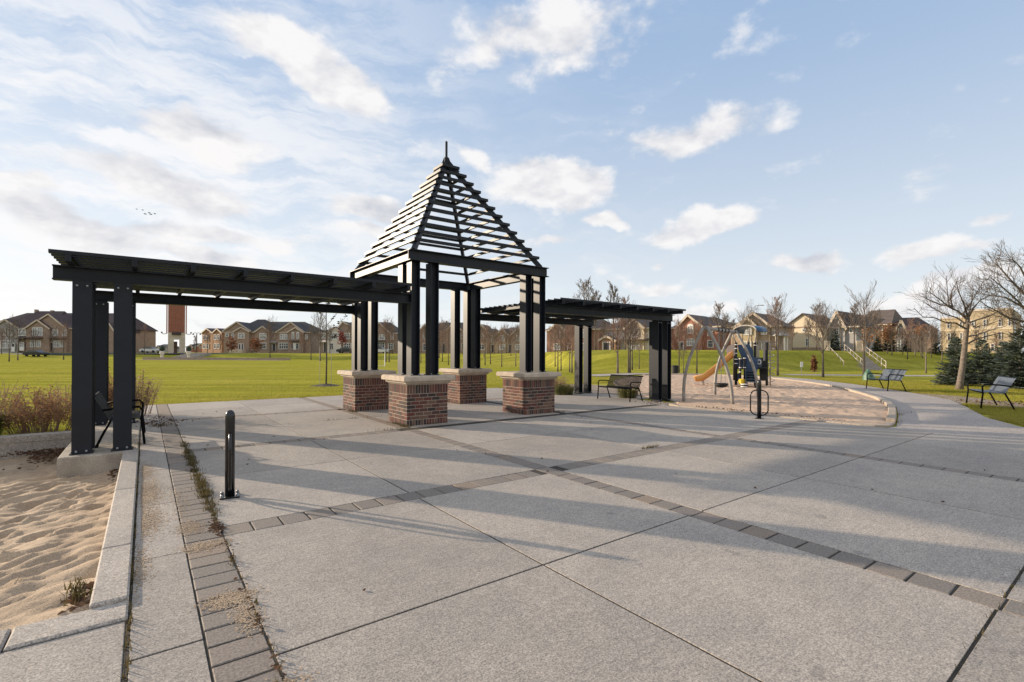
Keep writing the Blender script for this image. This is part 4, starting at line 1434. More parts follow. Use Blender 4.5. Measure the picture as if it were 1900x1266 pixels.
# ------------------------------------------------------------------ conifers and leafy shrubs
def spruce_mesh(seed, h, r, rows, leafm):
    rr = random.Random(seed)
    f = MB()
    for i in range(rows):
        t = i / (rows - 1)
        z = .12 + (h - .2) * t ** 1.0
        R_ = r * (1 - t) ** .82 * rr.uniform(.86, 1.08) + .07
        nb = max(int(15 * (1 - t)) + 5, 5)
        for k in range(nb):
            a = rr.uniform(0, 6.283)
            L = R_ * rr.uniform(.72, 1.1)
            d = np.array([math.cos(a), math.sin(a), rr.uniform(-.28, .12) + t * .5])
            side = np.array([-math.sin(a), math.cos(a), 0])
            ns = max(int(L / .11), 3)
            for s in range(ns):
                fr = (s + .6) / ns
                if fr < .25: continue
                c = np.array([0, 0, z]) + d * L * fr + np.array([0, 0, .10 * fr * fr])
                for sd in (-1, 1, 0):
                    ln = (.17 + .10 * (1 - fr)) * rr.uniform(.7, 1.2)
                    dd = side * sd * .85 + d * .55 + np.array([0, 0, rr.uniform(-.15, .25)])
                    dd /= np.linalg.norm(dd)
                    nrm = np.array([rr.gauss(0, .5), rr.gauss(0, .5), 1]); wv = np.cross(dd, nrm); wv /= np.linalg.norm(wv)
                    w = .042
                    e = c + dd * ln
                    f.add([c - wv * w, c + wv * w, e + wv * w * .35, e - wv * w * .35], [(0, 1, 2, 3)])
    return f.mesh('foliage', leafm), MB().tube([(0, 0, -.1), (0, 0, h * .95)], [.09, .02], 7).mesh('trunk', M['bark'])


SP = {'blue': (spruce_mesh(1, 3.3, 1.35, 36, M['spruce']), 3.3), 'dark': (spruce_mesh(2, 3.5, 1.2, 22, M['dspruce']), 3.5)}


def spruce(kind, x, yb, yt, label, D=None, wide=1.):
    p = hit(x, yb) if D is None else at(x, D)
    d = np.dot(p - EYE, FW)
    r_ = ray(x, yt); z = EYE[2] + r_[2] / np.dot(r_, FW) * d
    (fm, tm), h0 = SP[kind]
    t = thing('spruce_tree', label, 'tree', p, rng.uniform(0, 6.28))
    k = (z - p[2]) / h0
    t.scale = (k * wide, k * wide, k)
    link('foliage', fm, t); link('trunk', tm, t)


spruce('blue', 1774, 714, 628, 'blue green spruce left of the leaning trunk', 25.5, .95)
spruce('blue', 1822, 712, 632, 'blue green spruce just right of the leaning trunk', 26.5, 1.05)
spruce('blue', 1893, 722, 612, 'tall blue green spruce behind the bench at the right edge', 23.5, 1.15)
spruce('blue', 1862, 712, 636, 'blue green spruce standing between two larger ones on the right', 27, 1.2)
spruce('dark', 1651, 660, 606, 'dark green spruce on top of the bank by the stone pillar', 63)
spruce('dark', 1628, 660, 622, 'small dark spruce left of another on top of the bank', 64)
spruce('dark', 1548, 660, 612, 'dark evergreen before the cream house', 66)
spruce('dark', 1737, 660, 622, 'dark evergreen at the left end of the flat roofed building', 60)
spruce('dark', 1680, 660, 628, 'dark evergreen behind the bare multi stem tree', 66)
spruce('dark', 1770, 660, 618, 'dark evergreen before the flat roofed building', 64)


def leaf_cloud(mb, rr, c, rad, n, size, mi=0, up=0.):
    for k in range(n):
        v = np.array([max(-1, min(1, rr.gauss(0, .5))) for _ in range(3)]) * np.array(rad) + np.array(c)
        n_ = np.array([rr.gauss(0, 1) for _ in range(3)]); n_ /= np.linalg.norm(n_)
        u_ = np.cross(n_, (0, 0, 1.)); u_ /= np.linalg.norm(u_) + 1e-6; w_ = np.cross(n_, u_)
        s_ = size * rr.uniform(.6, 1.3)
        mb.add([v - u_ * s_, v + w_ * s_ * .55, v + u_ * s_, v - w_ * s_ * .55], [(0, 1, 2, 3)], mi)


def leafy(x, D, ytop, ybot, wpx, m, label, name='leafy_tree', n=500, cat='tree'):
    p = at(x, D)
    t = thing(name, label, cat, p)
    rr = random.Random(int(x))
    k = D / FPX
    zt = 1.6 + (656 - ytop) * k - p[2]; zb = 1.6 + (656 - ybot) * k - p[2]
    f = MB()
    zc, hz_ = (zt + zb) / 2, (zt - zb) / 2
    w = wpx * k / 2
    leaf_cloud(f, rr, (0, 0, zc), (w, w, hz_), n, .13 * max(1, D / 60))
    ob('foliage', f, m, t)
    tb = MB().tube([(0, 0, -.2), (0, 0, zc)], [.06, .03], 5)
    for q_ in range(8):
        a = rr.uniform(0, 6.28)
        tb.tube([(0, 0, zb * .6 + .2 * q_ / 8), (math.cos(a) * w * .6, math.sin(a) * w * .6, zc + hz_ * rr.uniform(-.4, .6))], [.025, .01], 3)
    ob('trunk', tb, M['bark'], t)


leafy(1647, 58, 600, 636, 26, M['orangeleaf'], 'young tree holding dry orange leaves above the dark spruce')
leafy(1709, 58, 602, 622, 18, M['orangeleaf'], 'small tree with an orange leafy top left of the flat roofed building', n=260)
leafy(1612, 56, 606, 640, 24, M['orangeleaf'], 'thin leaved tan tree above the bank stairs', n=160)
leafy(1511, 44, 660, 690, 9, M['rustleaf'], 'narrow rust brown conifer on the grass bank', n=260)
leafy(634, 108, 618, 642, 15, M['redleaf'], 'tree with dark red leaves before the white bay of the house', n=260)
tree_px('slim', 268, 0, 597, 'dense brown upright tree left of the red tower', None, 112)
leafy(430, 126, 628, 656, 16, M['rustleaf'], 'low reddish shrub by the arched porch', 'shrub', 260, 'shrub')
leafy(476, 122, 630, 656, 22, M['rustleaf'], 'round russet shrub before the townhouse', 'shrub', 300, 'shrub')


def shrub(x, y, w, d, h, m, label, n=1600, stems=60, zb=-.02, blades=0, size=.022):
    rr = random.Random(int(abs(x * 37 + y * 91)))
    t = thing('shrub', label, 'shrub', (x, y, zb))
    f, s = MB(), MB()
    tips = []
    for k in range(stems):
        a = rr.uniform(0, 6.28); q_ = rr.random() ** .5
        b = np.array([math.cos(a) * w * .35 * q_, math.sin(a) * d * .35 * q_, 0])
        e = np.array([math.cos(a) * w * .55 * q_ + rr.gauss(0, w * .06), math.sin(a) * d * .55 * q_ + rr.gauss(0, d * .06), h * rr.uniform(.55, 1.05) * (1 - .3 * q_)])
        mid = (b + e) / 2 + np.array([0, 0, h * .06])
        s.tube([b, mid, e], [.006, .005, .003], 3, caps=False)
        tips.append((mid, e))
    for k in range(n):
        m_, e = rr.choice(tips)
        fr = rr.uniform(-.5, 1.05)
        v = m_ * (1 - fr) + e * fr + np.array([rr.gauss(0, .05) for _ in range(3)])
        v[2] = max(v[2], .02)
        n_ = np.array([rr.gauss(0, 1) for _ in range(3)]); n_ /= np.linalg.norm(n_)
        u_ = np.cross(n_, (0, 0, 1.)); u_ /= np.linalg.norm(u_) + 1e-6; w_ = np.cross(n_, u_)
        z = size * rr.uniform(.6, 1.5)
        f.add([v - u_ * z, v + w_ * z * .5, v + u_ * z, v - w_ * z * .5], [(0, 1, 2, 3)])
    if blades:
        for k in range(blades):
            a = rr.uniform(0, 6.28); q_ = rr.random() ** .5
            b = np.array([math.cos(a) * w * .4 * q_, math.sin(a) * d * .4 * q_, 0])
            dirv = np.array([math.cos(a), math.sin(a), 0]) * rr.uniform(.1, .5) * h
            hh_ = h * rr.uniform(.5, 1.)
            sd = np.array([-math.sin(a), math.cos(a), 0]) * .006
            m_ = b + dirv * .5 + np.array([0, 0, hh_ * .8]); e = b + dirv * 1.3 + np.array([0, 0, hh_ * .85])
            f.add([b - sd, b + sd, m_ + sd * .8, m_ - sd * .8, e], [(0, 1, 2, 3), (3, 2, 4)])
    ob('foliage', f, m, t)
    ob('stems', s, M['twigred'], t)


shrub(-1.65, 13.3, 1.25, 1.1, .92, M['shrubred'], 'russet shrub beside the leftmost pergola post', 3400, 110)
shrub(-2.75, 14.9, 1.3, 1.1, 1.2, M['shrubtan'], 'tall tan shrub with seed heads behind the planter wall', 2600, 120)
shrub(-2.65, 12.95, 1.3, .7, .6, M['shrubgreen'], 'dark green grass clump at the left photo edge', 200, 20, blades=2200)
shrub(-3.9, 13.6, 1.6, 1.0, .6, M['shrubgreen'], 'olive grass clump just outside the left edge by the planter wall', 300, 20, blades=900)
shrub(-1.55, 15.8, 1.2, 1.2, .95, M['shrubtan'], 'sparse pale shrub behind the russet one', 1100, 60)
shrub(-.25, 15.6, 1.1, 1.3, 1.3, M['shrubtan'], 'upright tan shrub right of the second pergola post', 2600, 90)
shrub(-.75, 15.3, .8, 1.0, 1.25, M['shrubred'], 'russet shrub seen between the two left pergola posts', 2200, 70)
shrub(13.15, 14.9, 1.5, 1.4, .8, M['shrubtan'], 'brown feathery shrub left of the right pergola posts', 1800, 80)
shrub(12.95, 13.9, .9, .9, .5, M['shrubgreen'], 'low green and brown clump at the foot of the right pergola', 300, 30, blades=700)
shrub(13.9, 11.6, .8, .9, .55, M['shrubgreen'], 'dark green plant behind the black bench', 900, 40, blades=300)
shrub(14.2, 16.3, 1.4, 1.4, .75, M['shrubred'], 'brown shrub behind the bench and pergola posts', 1500, 60)
gb = gp(1612, 705)
gbg = MB()
rr = random.Random(2)
VV, FF = [], []
for i in range(7):
    for k in range(12):
        a = k / 12 * 6.283
        z = .7 * i / 6
        r_ = (.30 * (1 - (i / 6) ** 1.6) + .04) * (1 + .18 * mnoise.noise((math.cos(a) * 2, math.sin(a) * 2, z * 3)))
        VV.append((math.cos(a) * r_ * 1.15 - .12 * i / 6, math.sin(a) * r_, z))
for i in range(6):
    for k in range(12): FF.append((i * 12 + k, i * 12 + (k + 1) % 12, (i + 1) * 12 + (k + 1) % 12, (i + 1) * 12 + k))
FF.append(tuple(range(72, 84)))
gbg.add(VV, FF)
tag(ob('plastic_bag', gbg, M['greenbag'], smooth=True, loc=(gb[0], gb[1], -.03)), 'slumped green and white plastic bag at the end of the farther bench', 'bag')

# ------------------------------------------------------------------ houses


def rot_of(th): return ang0 - th


class House:
    """a house drawn in the photograph's pixels, set out in metres at distance D and turned by th towards the sun side"""
    def __init__(s, name, label, x0, x1, D, yb, wallm, roofm, th=0., depth=11., group=None, cat='house'):
        s.D, s.k, s.x0, s.yb = D, D / FPX, x0, yb
        s.kx = s.k / math.cos(th)
        p = at(x0, D)
        s.zb = 1.6 + (656 - yb) * s.k
        s.p = p; s.rz = ang0 - th
        s.t = thing(name, label, cat, (p[0], p[1], s.zb), ang0 - th, group)
        s.w, s.r, s.depth = wallm, roofm, depth
    def X(s, x):
        h_ = FW + RT * ((x - 950) / FPX)
        a = np.array([math.cos(s.rz), math.sin(s.rz)])
        p = s.p
        den = a[0] * h_[1] - a[1] * h_[0]
        return (p[1] * h_[0] - p[0] * h_[1]) / den
    def Z(s, y): return (s.yb - y) * s.k
    def wall(s, x0, x1, yt, y0=0., dep=None, m=None):
        return ob('wall', MB().box(s.X(x0), s.X(x1), y0, y0 + (dep or s.depth), -2.5, s.Z(yt)), m or s.w, s.t)
    def hip(s, x0, x1, ye, xr0, xr1, yr, y0=0., dep=None, oh=.4):
        dep = dep or s.depth
        a, b, c, d = s.X(x0) - oh, s.X(x1) + oh, y0 - oh, y0 + dep + oh
        ze, zr = s.Z(ye), s.Z(yr)
        m = (c + d) / 2
        V = [(a, c, ze), (b, c, ze), (b, d, ze), (a, d, ze), (s.X(xr0), m, zr), (s.X(xr1), m, zr), (a, c, ze - .18), (b, c, ze - .18), (b, d, ze - .18), (a, d, ze - .18)]
        F = [(0, 1, 5, 4), (1, 2, 5), (2, 3, 4, 5), (3, 0, 4), (6, 7, 1, 0), (7, 8, 2, 1), (8, 9, 3, 2), (9, 6, 0, 3), (9, 8, 7, 6)]
        s.roof = ob('roof', MB().add(V, F), s.r, s.t)
        ob('fascia', MB().box(a - .02, b + .02, c - .05, c - .01, ze - .2, ze + .02), M['trim'], s.t)
        return s.roof
    def gable(s, xl, xr, ye, xa, ya, proj=.6, back=None, m=None, oh=.3, roofm=None, base=None, trim=True):
        """front gable: wall piece with triangular top, two roof slopes running back, trim boards"""
        back = back if back is not None else s.depth * .5
        XL, XR, XA, ze, za = s.X(xl), s.X(xr), s.X(xa), s.Z(ye), s.Z(ya)
        zb = -2.5 if base is None else s.Z(base)
        poly = [(XL, zb), (XR, zb), (XR, ze), (XA, za), (XL, ze)]
        ob('gable', MB().prism(poly, 'y', -proj, back), m or s.w, s.t)
        r = MB()
        th = .16
        for (xe, sg) in ((XL, -1), (XR, 1)):
            sl = (za - ze) / max(abs(XA - xe), .01)
            xo = xe + sg * oh; zo = ze - sl * oh
            V = [(XA, -proj - oh, za + .02), (xo, -proj - oh, zo + .02), (xo, back + 1, zo + .02), (XA, back + 1, za + .02)]
            V += [(x, y, z + th) for x, y, z in V]
            r.add(V, [(0, 1, 2, 3), (7, 6, 5, 4), (0, 4, 5, 1), (1, 5, 6, 2), (2, 6, 7, 3), (3, 7, 4, 0)])
        ob('gable_roof', r, roofm or s.r, s.t)
        if trim:
            tb = MB()
            for (xe, sg) in ((XL, -1), (XR, 1)):
                sl = (za - ze) / max(abs(XA - xe), .01)
                xo = xe + sg * oh; zo = ze - sl * oh
                tb.bar((XA, -proj - oh - .03, za + .03), (xo, -proj - oh - .03, zo + .03), .06, .34)
            ob('barge_board', tb, M['trim'], s.t)
    def window(s, xl, yt, xr, yb, n=2, y=0., m=None, arch=False, frame='white'):
        XL, XR, z0, z1 = s.X(xl), s.X(xr), s.Z(yb), s.Z(yt)
        f = MB()
        w = max(.09, min(.16, (XR - XL) * .1))
        f.box(XL - w, XL, y - .12, y + .02, z0 - w, z1 + w); f.box(XR, XR + w, y - .12, y + .02, z0 - w, z1 + w)
        f.box(XL, XR, y - .12, y + .02, z0 - w, z0); f.box(XL, XR, y - .12, y + .02, z1, z1 + w)
        for i in range(1, n):
            x = XL + (XR - XL) * i / n
            f.box(x - w * .3, x + w * .3, y - .10, y + .02, z0, z1)
        zm = z0 + (z1 - z0) * .62
        f.box(XL, XR, y - .095, y + .01, zm - w * .25, zm + w * .25)
        if arch:
            xm, rr_ = (XL + XR) / 2, (XR - XL) / 2
            f.prism([(xm + math.cos(a) * (rr_ + w), z1 + w + math.sin(a) * rr_ * .8) for a in np.linspace(0, math.pi, 9)], 'y', y - .11, y)
        o = ob('window', f, M[frame], s.t)
        ob('pane', MB().box(XL, XR, y - .06, y - .03, z0, z1), M[m or 'glass'], o)
    def door(s, xl, yt, xr, yb, y=0., m='dkdoor'):
        o = ob('door', MB().box(s.X(xl), s.X(xr), y - .1, y, s.Z(yb), s.Z(yt)), M[m], s.t)
        w = .12
        ob('door_frame', MB().box(s.X(xl) - w, s.X(xl), y - .14, y, s.Z(yb), s.Z(yt) + w).box(s.X(xr), s.X(xr) + w, y - .14, y, s.Z(yb), s.Z(yt) + w).box(s.X(xl), s.X(xr), y - .14, y, s.Z(yt), s.Z(yt) + w), M['white'], o)
    def canopy(s, xl, xr, yt, yb, proj=1.4, m=None):
        ob('canopy', MB().prism([(0, s.Z(yt)), (-proj, s.Z(yb)), (-proj, s.Z(yb) - .12), (0, s.Z(yb) - .12)], 'x', s.X(xl), s.X(xr)), m or s.r, s.t)
    def chimney(s, x, yt, w=4, y=None):
        y = s.depth * .45 if y is None else y
        ob('chimney', MB().box(s.X(x - w / 2), s.X(x + w / 2), y, y + .8, s.Z(yt) - 2.2, s.Z(yt)), s.w, s.roof)


h = House('townhouse', 'grey brown townhouse block with a plum roof at the left edge', -40, 213, 122, 657, M['br_grey'], M['rf_plum'], depth=14)
h.wall(-40, 213, 613)
h.hip(-40, 213, 613, -2, 196, 581)
h.hip(-8, 82, 612, 22, 74, 577.5, 1.2, 11)
h.gable(-8, 38, 613, 14, 598, .5, m=M['st_grey'])
h.gable(55, 128, 613, 96, 588, .7)
h.gable(57, 100, 614, 79, 599, 1.2)
h.gable(198, 214, 616, 206, 604, .5)
for a in [(10, 615, 16, 627), (21, 615, 28, 627), (41, 616, 53, 627), (70, 613, 77, 627), (79, 613, 87, 627), (103, 617, 112, 627), (121, 615, 128, 627)]: h.window(*a, 2, -1.2 if 57 < a[0] < 98 else -.72, 'curtain')
for a in [(8, 637, 24, 650), (66, 637, 73, 648), (77, 637, 84, 648), (106, 637, 115, 648), (118, 637, 123, 648), (43, 640, 50, 652)]: h.window(*a, 2, -1.2 if 57 < a[0] < 98 else -.72, 'curtain')
for a in [(28, 642, 33, 655), (98, 640, 103, 655)]: h.door(*a, -.7)
h.canopy(56, 88, 629, 632, 2.2); h.canopy(100, 128, 630, 632, 1.8); h.canopy(38, 56, 628, 633, 1.6)
for x in (19, 50, 110): h.chimney(x, {19: 574.5, 50: 576, 110: 578.5}[x], 3.4)
ob('porch_rail', MB().box(h.X(36), h.X(42), -2, -1.9, 0, h.Z(648)), M['white'], h.t)
ob('porch_rail', MB().box(h.X(54), h.X(62), -2.4, -2.3, h.Z(655), h.Z(648)), M['white'], h.t)

h = House('townhouse', 'grey brown townhouse block with four gables in the middle distance', 415, 578, 138, 657.5, M['br_grey'], M['rf_dark'], depth=14)
h.wall(415, 578, 619)
h.hip(415, 578, 619, 450, 546, 597)
h.hip(432, 502, 618, 456, 471, 593, .4, 12)
h.gable(417, 466, 617, 441, 601, .4)
h.gable(438, 465, 618.5, 451, 611, .9)
h.gable(475, 503, 619, 489, 609, .5)
h.gable(515, 566, 619, 541, 601.5, .4)
h.gable(537, 565, 619.5, 551, 611, .9)
for a, n_ in [((446, 622, 456, 630.5), 2), ((484.5, 622.5, 495, 632), 3), ((522, 624, 534, 632), 3), ((568.5, 624, 572, 632), 1), ((421, 622, 426, 628), 1), ((432, 623, 436, 629), 1)]: h.window(*a, n_, -.92 if a[0] > 440 and a[0] < 460 else -.52, 'curtain')
for a in [(544.5, 621, 548, 631.5), (553.5, 621, 557, 631.5)]: h.window(*a, 1, -.92, 'curtain', True)
for a, n_ in [((485, 640, 495, 650), 3), ((520, 640, 536, 650), 4), ((543, 641, 547, 650), 1), ((552, 641, 557, 650), 1), ((433, 640, 440, 649), 2)]: h.window(*a, n_, -.52 if a[0] < 540 else -.92)
h.door(506, 641, 512, 654, -.1, 'dkdoor'); h.door(447, 641.5, 449.8, 651, -.92); h.door(452, 641.5, 454.8, 651, -.92); h.door(548.5, 640, 551, 652, -.92, 'white')
h.canopy(540, 558, 633, 636, 1.6); h.canopy(500, 516, 636, 638, 1.2, M['st_grey'])
ob('porch_steps', MB().bevbox(h.X(437), h.X(460), -3, -.95, -1, h.Z(651.5), .05), M['trim'], h.t)

h = House('townhouse', 'narrow orange lit end of a townhouse row left of the gabled block', 376, 416, 150, 656.5, M['br_orange'], M['rf_plum'], .55, 20)
h.wall(376, 416, 621); h.hip(376, 418, 621, 382, 414, 612)
h.gable(378, 398, 622, 388, 614, .5); h.gable(399, 415, 622, 407, 615, .5)
for x in (381, 387, 401, 407): h.window(x, 626, x + 3.5, 634, 1, -.52); h.window(x, 642, x + 3.5, 650, 1, -.52)
for x0, x1, yt, D in ((284, 312, 645, 260), (345, 366, 643, 240), (364, 380, 641, 220), (1352, 1374, 0, 0)):
    if not D: continue
    h = House('house', {284: 'tiny distant house with a dark roof left of the red tower', 345: 'tiny distant house just right of the red tower', 364: 'distant house by the street lamp right of the tower'}[x0], x0, x1, D, 655.8, M['br_red'] if x0 > 300 else M['st_grey'], M['rf_dark'])
    h.wall(x0, x1, yt + 4); h.hip(x0, x1, yt + 4, x0 + 6, x1 - 7, yt - 3)
    h.gable(x0 + 6, x0 + 14, yt + 4.5, x0 + 10, yt, .5)
    h.window(x0 + 8, yt + 5.5, x0 + 12, yt + 8.5, 2, -.52); h.window(x1 - 7, yt + 5.5, x1 - 3, yt + 8.5, 2)

h = House('house', 'small orange brick house far off in the gap right of the gabled townhouses', 574, 600, 165, 656.5, M['br_orange'], M['rf_brown'], .4)
h.wall(574, 600, 632); h.hip(574, 600, 632, 581, 592, 622); h.gable(577, 590, 632, 583, 626, .5)
h.window(580, 634, 586, 640, 2, -.52, 'curtain'); h.window(580, 645, 586, 651, 2, -.52, 'curtain'); h.window(592, 635, 597, 641, 2, -.02, 'curtain')
h = House('townhouse', 'brick townhouse with a white stucco bay behind the left pier', 595, 736, 128, 658, M['br_grey'], M['rf_dark'], depth=14)
h.wall(595, 736, 620)
h.hip(595, 736, 620, 636, 710, 597)
h.gable(622, 672, 619, 637, 600, .4)
h.gable(610, 636, 620, 622, 610, 1.0, m=M['st_white'])
h.gable(686, 724, 620, 705, 602, .5)
for a, n_ in [((614, 621, 629, 632), 2), ((640, 622, 650, 631), 2), ((694, 623, 700, 632), 1), ((705, 624, 714, 632), 2), ((725, 624, 731, 632), 1), ((600, 622, 606, 630), 1), ((660, 622, 668, 631), 2)]: h.window(*a, n_, -1.02 if a[0] < 632 else -.52, 'curtain')
for a, n_ in [((615, 640, 621, 651), 1), ((640, 640, 652, 650), 3), ((702, 638, 714, 650), 3), ((722, 640, 730, 650), 2), ((660, 640, 668, 650), 2)]: h.window(*a, n_, -1.02 if a[0] < 632 else -.52)
h.door(601, 638, 606, 655, -.05); h.canopy(597, 610, 633, 637, 1.8, M['st_white']); h.canopy(698, 718, 634, 636, 1.5)
h = House('townhouse', 'dark roofed brick townhouse seen between the middle pier columns', 772, 884, 122, 658, M['br_grey'], M['rf_dark'], depth=14)
h.wall(772, 884, 617); h.hip(772, 884, 617, 812, 868, 597); h.chimney(822, 594, 2.6)
h.gable(778, 800, 618, 789, 604, .5); h.gable(826, 860, 618, 842, 601, .5)
for a, n_ in [((786, 620, 791, 630), 1), ((838, 620, 848, 630), 2), ((856, 621, 862, 630), 1), ((806, 622, 814, 630), 2)]: h.window(*a, n_, -.52, 'curtain')
for a, n_ in [((786, 640, 792, 652), 1), ((838, 640, 848, 651), 2), ((806, 640, 814, 650), 2), ((857, 640, 863, 651), 1)]: h.window(*a, n_, -.52)
h.door(822, 639, 826, 655, -.05)
h = House('house', 'tan house with a tall narrow gable right of the back pier', 882, 926, 112, 657, M['br_tan'], M['rf_brown'], .2)
h.wall(882, 926, 624); h.hip(882, 926, 624, 890, 910, 610); h.gable(884, 908, 620, 895, 605, .6)
h.window(891, 622, 898, 632, 2, -.62, 'curtain'); h.window(912, 628, 919, 636, 2, -.02, 'curtain'); h.window(890, 641, 900, 650, 2, -.62); h.door(912, 641, 917, 655)
h = House('house', 'brown roofed house between the back pier and the right pier', 916, 982, 108, 657, M['br_tan'], M['rf_brown'], .25)
h.wall(916, 982, 624); h.hip(916, 982, 624, 936, 960, 607); h.gable(950, 978, 623, 964, 611, .6); h.gable(922, 944, 623, 933, 613, .6)
for a in [(929, 625, 937, 634), (960, 625, 969, 634), (929, 642, 938, 650), (958, 642, 970, 650)]: h.window(*a, 2, -.62, 'curtain')
h.door(945, 641, 950, 655)
h = House('house', 'red brick house behind twiggy trees under the right pergola beam', 1014, 1112, 92, 656, M['br_rust'], M['rf_brown'], .6)
h.wall(1014, 1112, 614); h.hip(1014, 1112, 614, 1044, 1086, 588); h.gable(1062, 1098, 613, 1080, 596, .6); h.gable(1024, 1050, 614, 1037, 602, .6)
for a in [(1032, 617, 1042, 628), (1074, 616, 1087, 628), (1032, 640, 1043, 650), (1072, 640, 1088, 651)]: h.window(*a, 2, -.62, 'curtain')
h.door(1054, 640, 1060, 655)
h = House('house', 'cream house with a porch framed under the right pergola', 1114, 1204, 88, 656, M['st_white'], M['rf_brown'], .7)
h.wall(1114, 1204, 612); h.hip(1114, 1204, 612, 1140, 1180, 590); h.gable(1164, 1198, 612, 1180, 597, .7, m=M['st_cream']); h.gable(1120, 1150, 634, 1134, 626, 1.6, m=M['br_orange'])
for a in [(1172, 614, 1187, 627), (1128, 614, 1138, 625), (1172, 638, 1190, 650)]: h.window(*a, 3, -.72 if a[0] > 1150 else -.02, 'curtain')
h.door(1128, 637, 1140, 655, -1.62); h.canopy(1156, 1204, 630, 633, 2)
h = House('house', 'red brick house with an arched window behind the swing', 1246, 1342, 86, 656, M['br_red'], M['rf_brown'], .8)
h.wall(1246, 1334, 609); h.hip(1246, 1334, 609, 1272, 1300, 588); h.gable(1262, 1306, 608, 1281, 588, .8); h.window(1281, 608, 1290, 620, 2, -.82, 'curtain', True)
h.window(1280, 631, 1292, 642, 3, -.82, 'curtain'); h.window(1255, 612, 1261, 624, 1, -.02, 'curtain'); h.window(1314, 614, 1322, 625, 2, -.02, 'curtain'); h.window(1314, 634, 1323, 645, 2)
h.canopy(1262, 1305, 626, 628, .5, M['trim']); h.door(1267, 636, 1272, 655, -.82)
h = House('house', 'low brown roofed house between the red brick house and the tan gables', 1334, 1372, 104, 656, M['br_tan'], M['rf_brown'], .8)
h.wall(1334, 1372, 618); h.hip(1334, 1372, 618, 1344, 1362, 602); h.gable(1338, 1356, 618, 1347, 609, .5); h.window(1343, 620, 1350, 629, 2, -.52, 'curtain'); h.window(1360, 622, 1366, 630, 2, -.02, 'curtain'); h.window(1343, 640, 1351, 649, 2, -.52)
h = House('house', 'tan house with nested gables behind the play structure', 1356, 1452, 76, 656, M['br_tan'], M['rf_brown'], .75, 7)
h.wall(1356, 1446, 607); h.hip(1356, 1446, 607, 1388, 1412, 583); h.gable(1368, 1430, 607, 1400, 584, .6, m=M['br_tan']); h.gable(1378, 1408, 608, 1392, 592, 1.2, m=M['br_buff'])
for a in [(1385, 610, 1398, 622), (1416, 610, 1424, 622), (1434, 612, 1441, 622), (1384, 636, 1398, 648), (1416, 636, 1425, 648)]: h.window(*a, 2, -1.22 if a[0] < 1400 else (-.62 if a[0] < 1430 else -.02), 'curtain')
h.door(1404, 636, 1410, 655, -.62)
h = House('house', 'cream sided house with a broad sunlit gable', 1456, 1586, 84, 656, M['st_cream'], M['rf_dark'], .9, 9)
h.wall(1456, 1530, 609); h.gable(1458, 1528, 608, 1492, 585, .5, 8, roofm=M['rf_brown'], trim=False)
ob('barge_board', MB().box(h.X(1457), h.X(1529), -.62, -.5, h.Z(609.5), h.Z(607.5)), M['br_grey'], h.t)
h.roof = h.hip(1522, 1586, 609, 1536, 1552, 582, 1.2, 10); h.wall(1530, 1584, 609, 1.2, 9, M['st_grey']); h.gable(1534, 1564, 609, 1549, 583, -.9, 8, m=M['st_grey'])
for a, y in [((1492, 611, 1497, 616), -.52), ((1498, 630, 1503, 642), -.52), ((1546, 612, 1552, 622), .88), ((1546, 630, 1553, 642), .88), ((1572, 611, 1577, 620), 1.18), ((1545.5, 591, 1548.5, 595), .88)]: h.window(*a, 2, y)
ob('brick_skirt', MB().box(h.X(1457.5), h.X(1529), -.56, -.505, -2.5, h.Z(645)), M['br_grey'], h.t)
h = House('house', 'white gabled house behind the cream one with a brown roof', 1552, 1648, 98, 656, M['st_white'], M['rf_brown'], .9, 12)
h.wall(1552, 1606, 607); h.gable(1554, 1604, 605, 1568, 582, .4, 9); h.wall(1600, 1648, 604, 1, 10, M['br_tan']); h.hip(1586, 1648, 604, 1596, 1642, 575, 1, 11)
for a, y in [((1566, 609, 1572, 618), -.42), ((1612, 608, 1618, 617), .98), ((1628, 608, 1634, 617), .98), ((1590, 610, 1596, 618), -.42)]: h.window(*a, 2, y, 'curtain')
h = House('house', 'low brown house with a small grey gable left of the flat roofed building', 1652, 1756, 92, 656, M['br_grey'], M['rf_plum'], .6, 11)
h.wall(1652, 1740, 613); h.hip(1652, 1740, 613, 1668, 1714, 585, 2, 12); h.hip(1654, 1712, 612, 1668, 1692, 594, 0, 6); h.gable(1661, 1680, 612, 1671, 595, .6, 4, m=M['st_grey'])
for a, y in [((1667, 608, 1675, 618), -.62), ((1690, 617, 1697, 626), -.02), ((1718, 617, 1725, 626), -.02), ((1666, 632, 1675, 644), -.62)]: h.window(*a, 2, y, 'curtain')
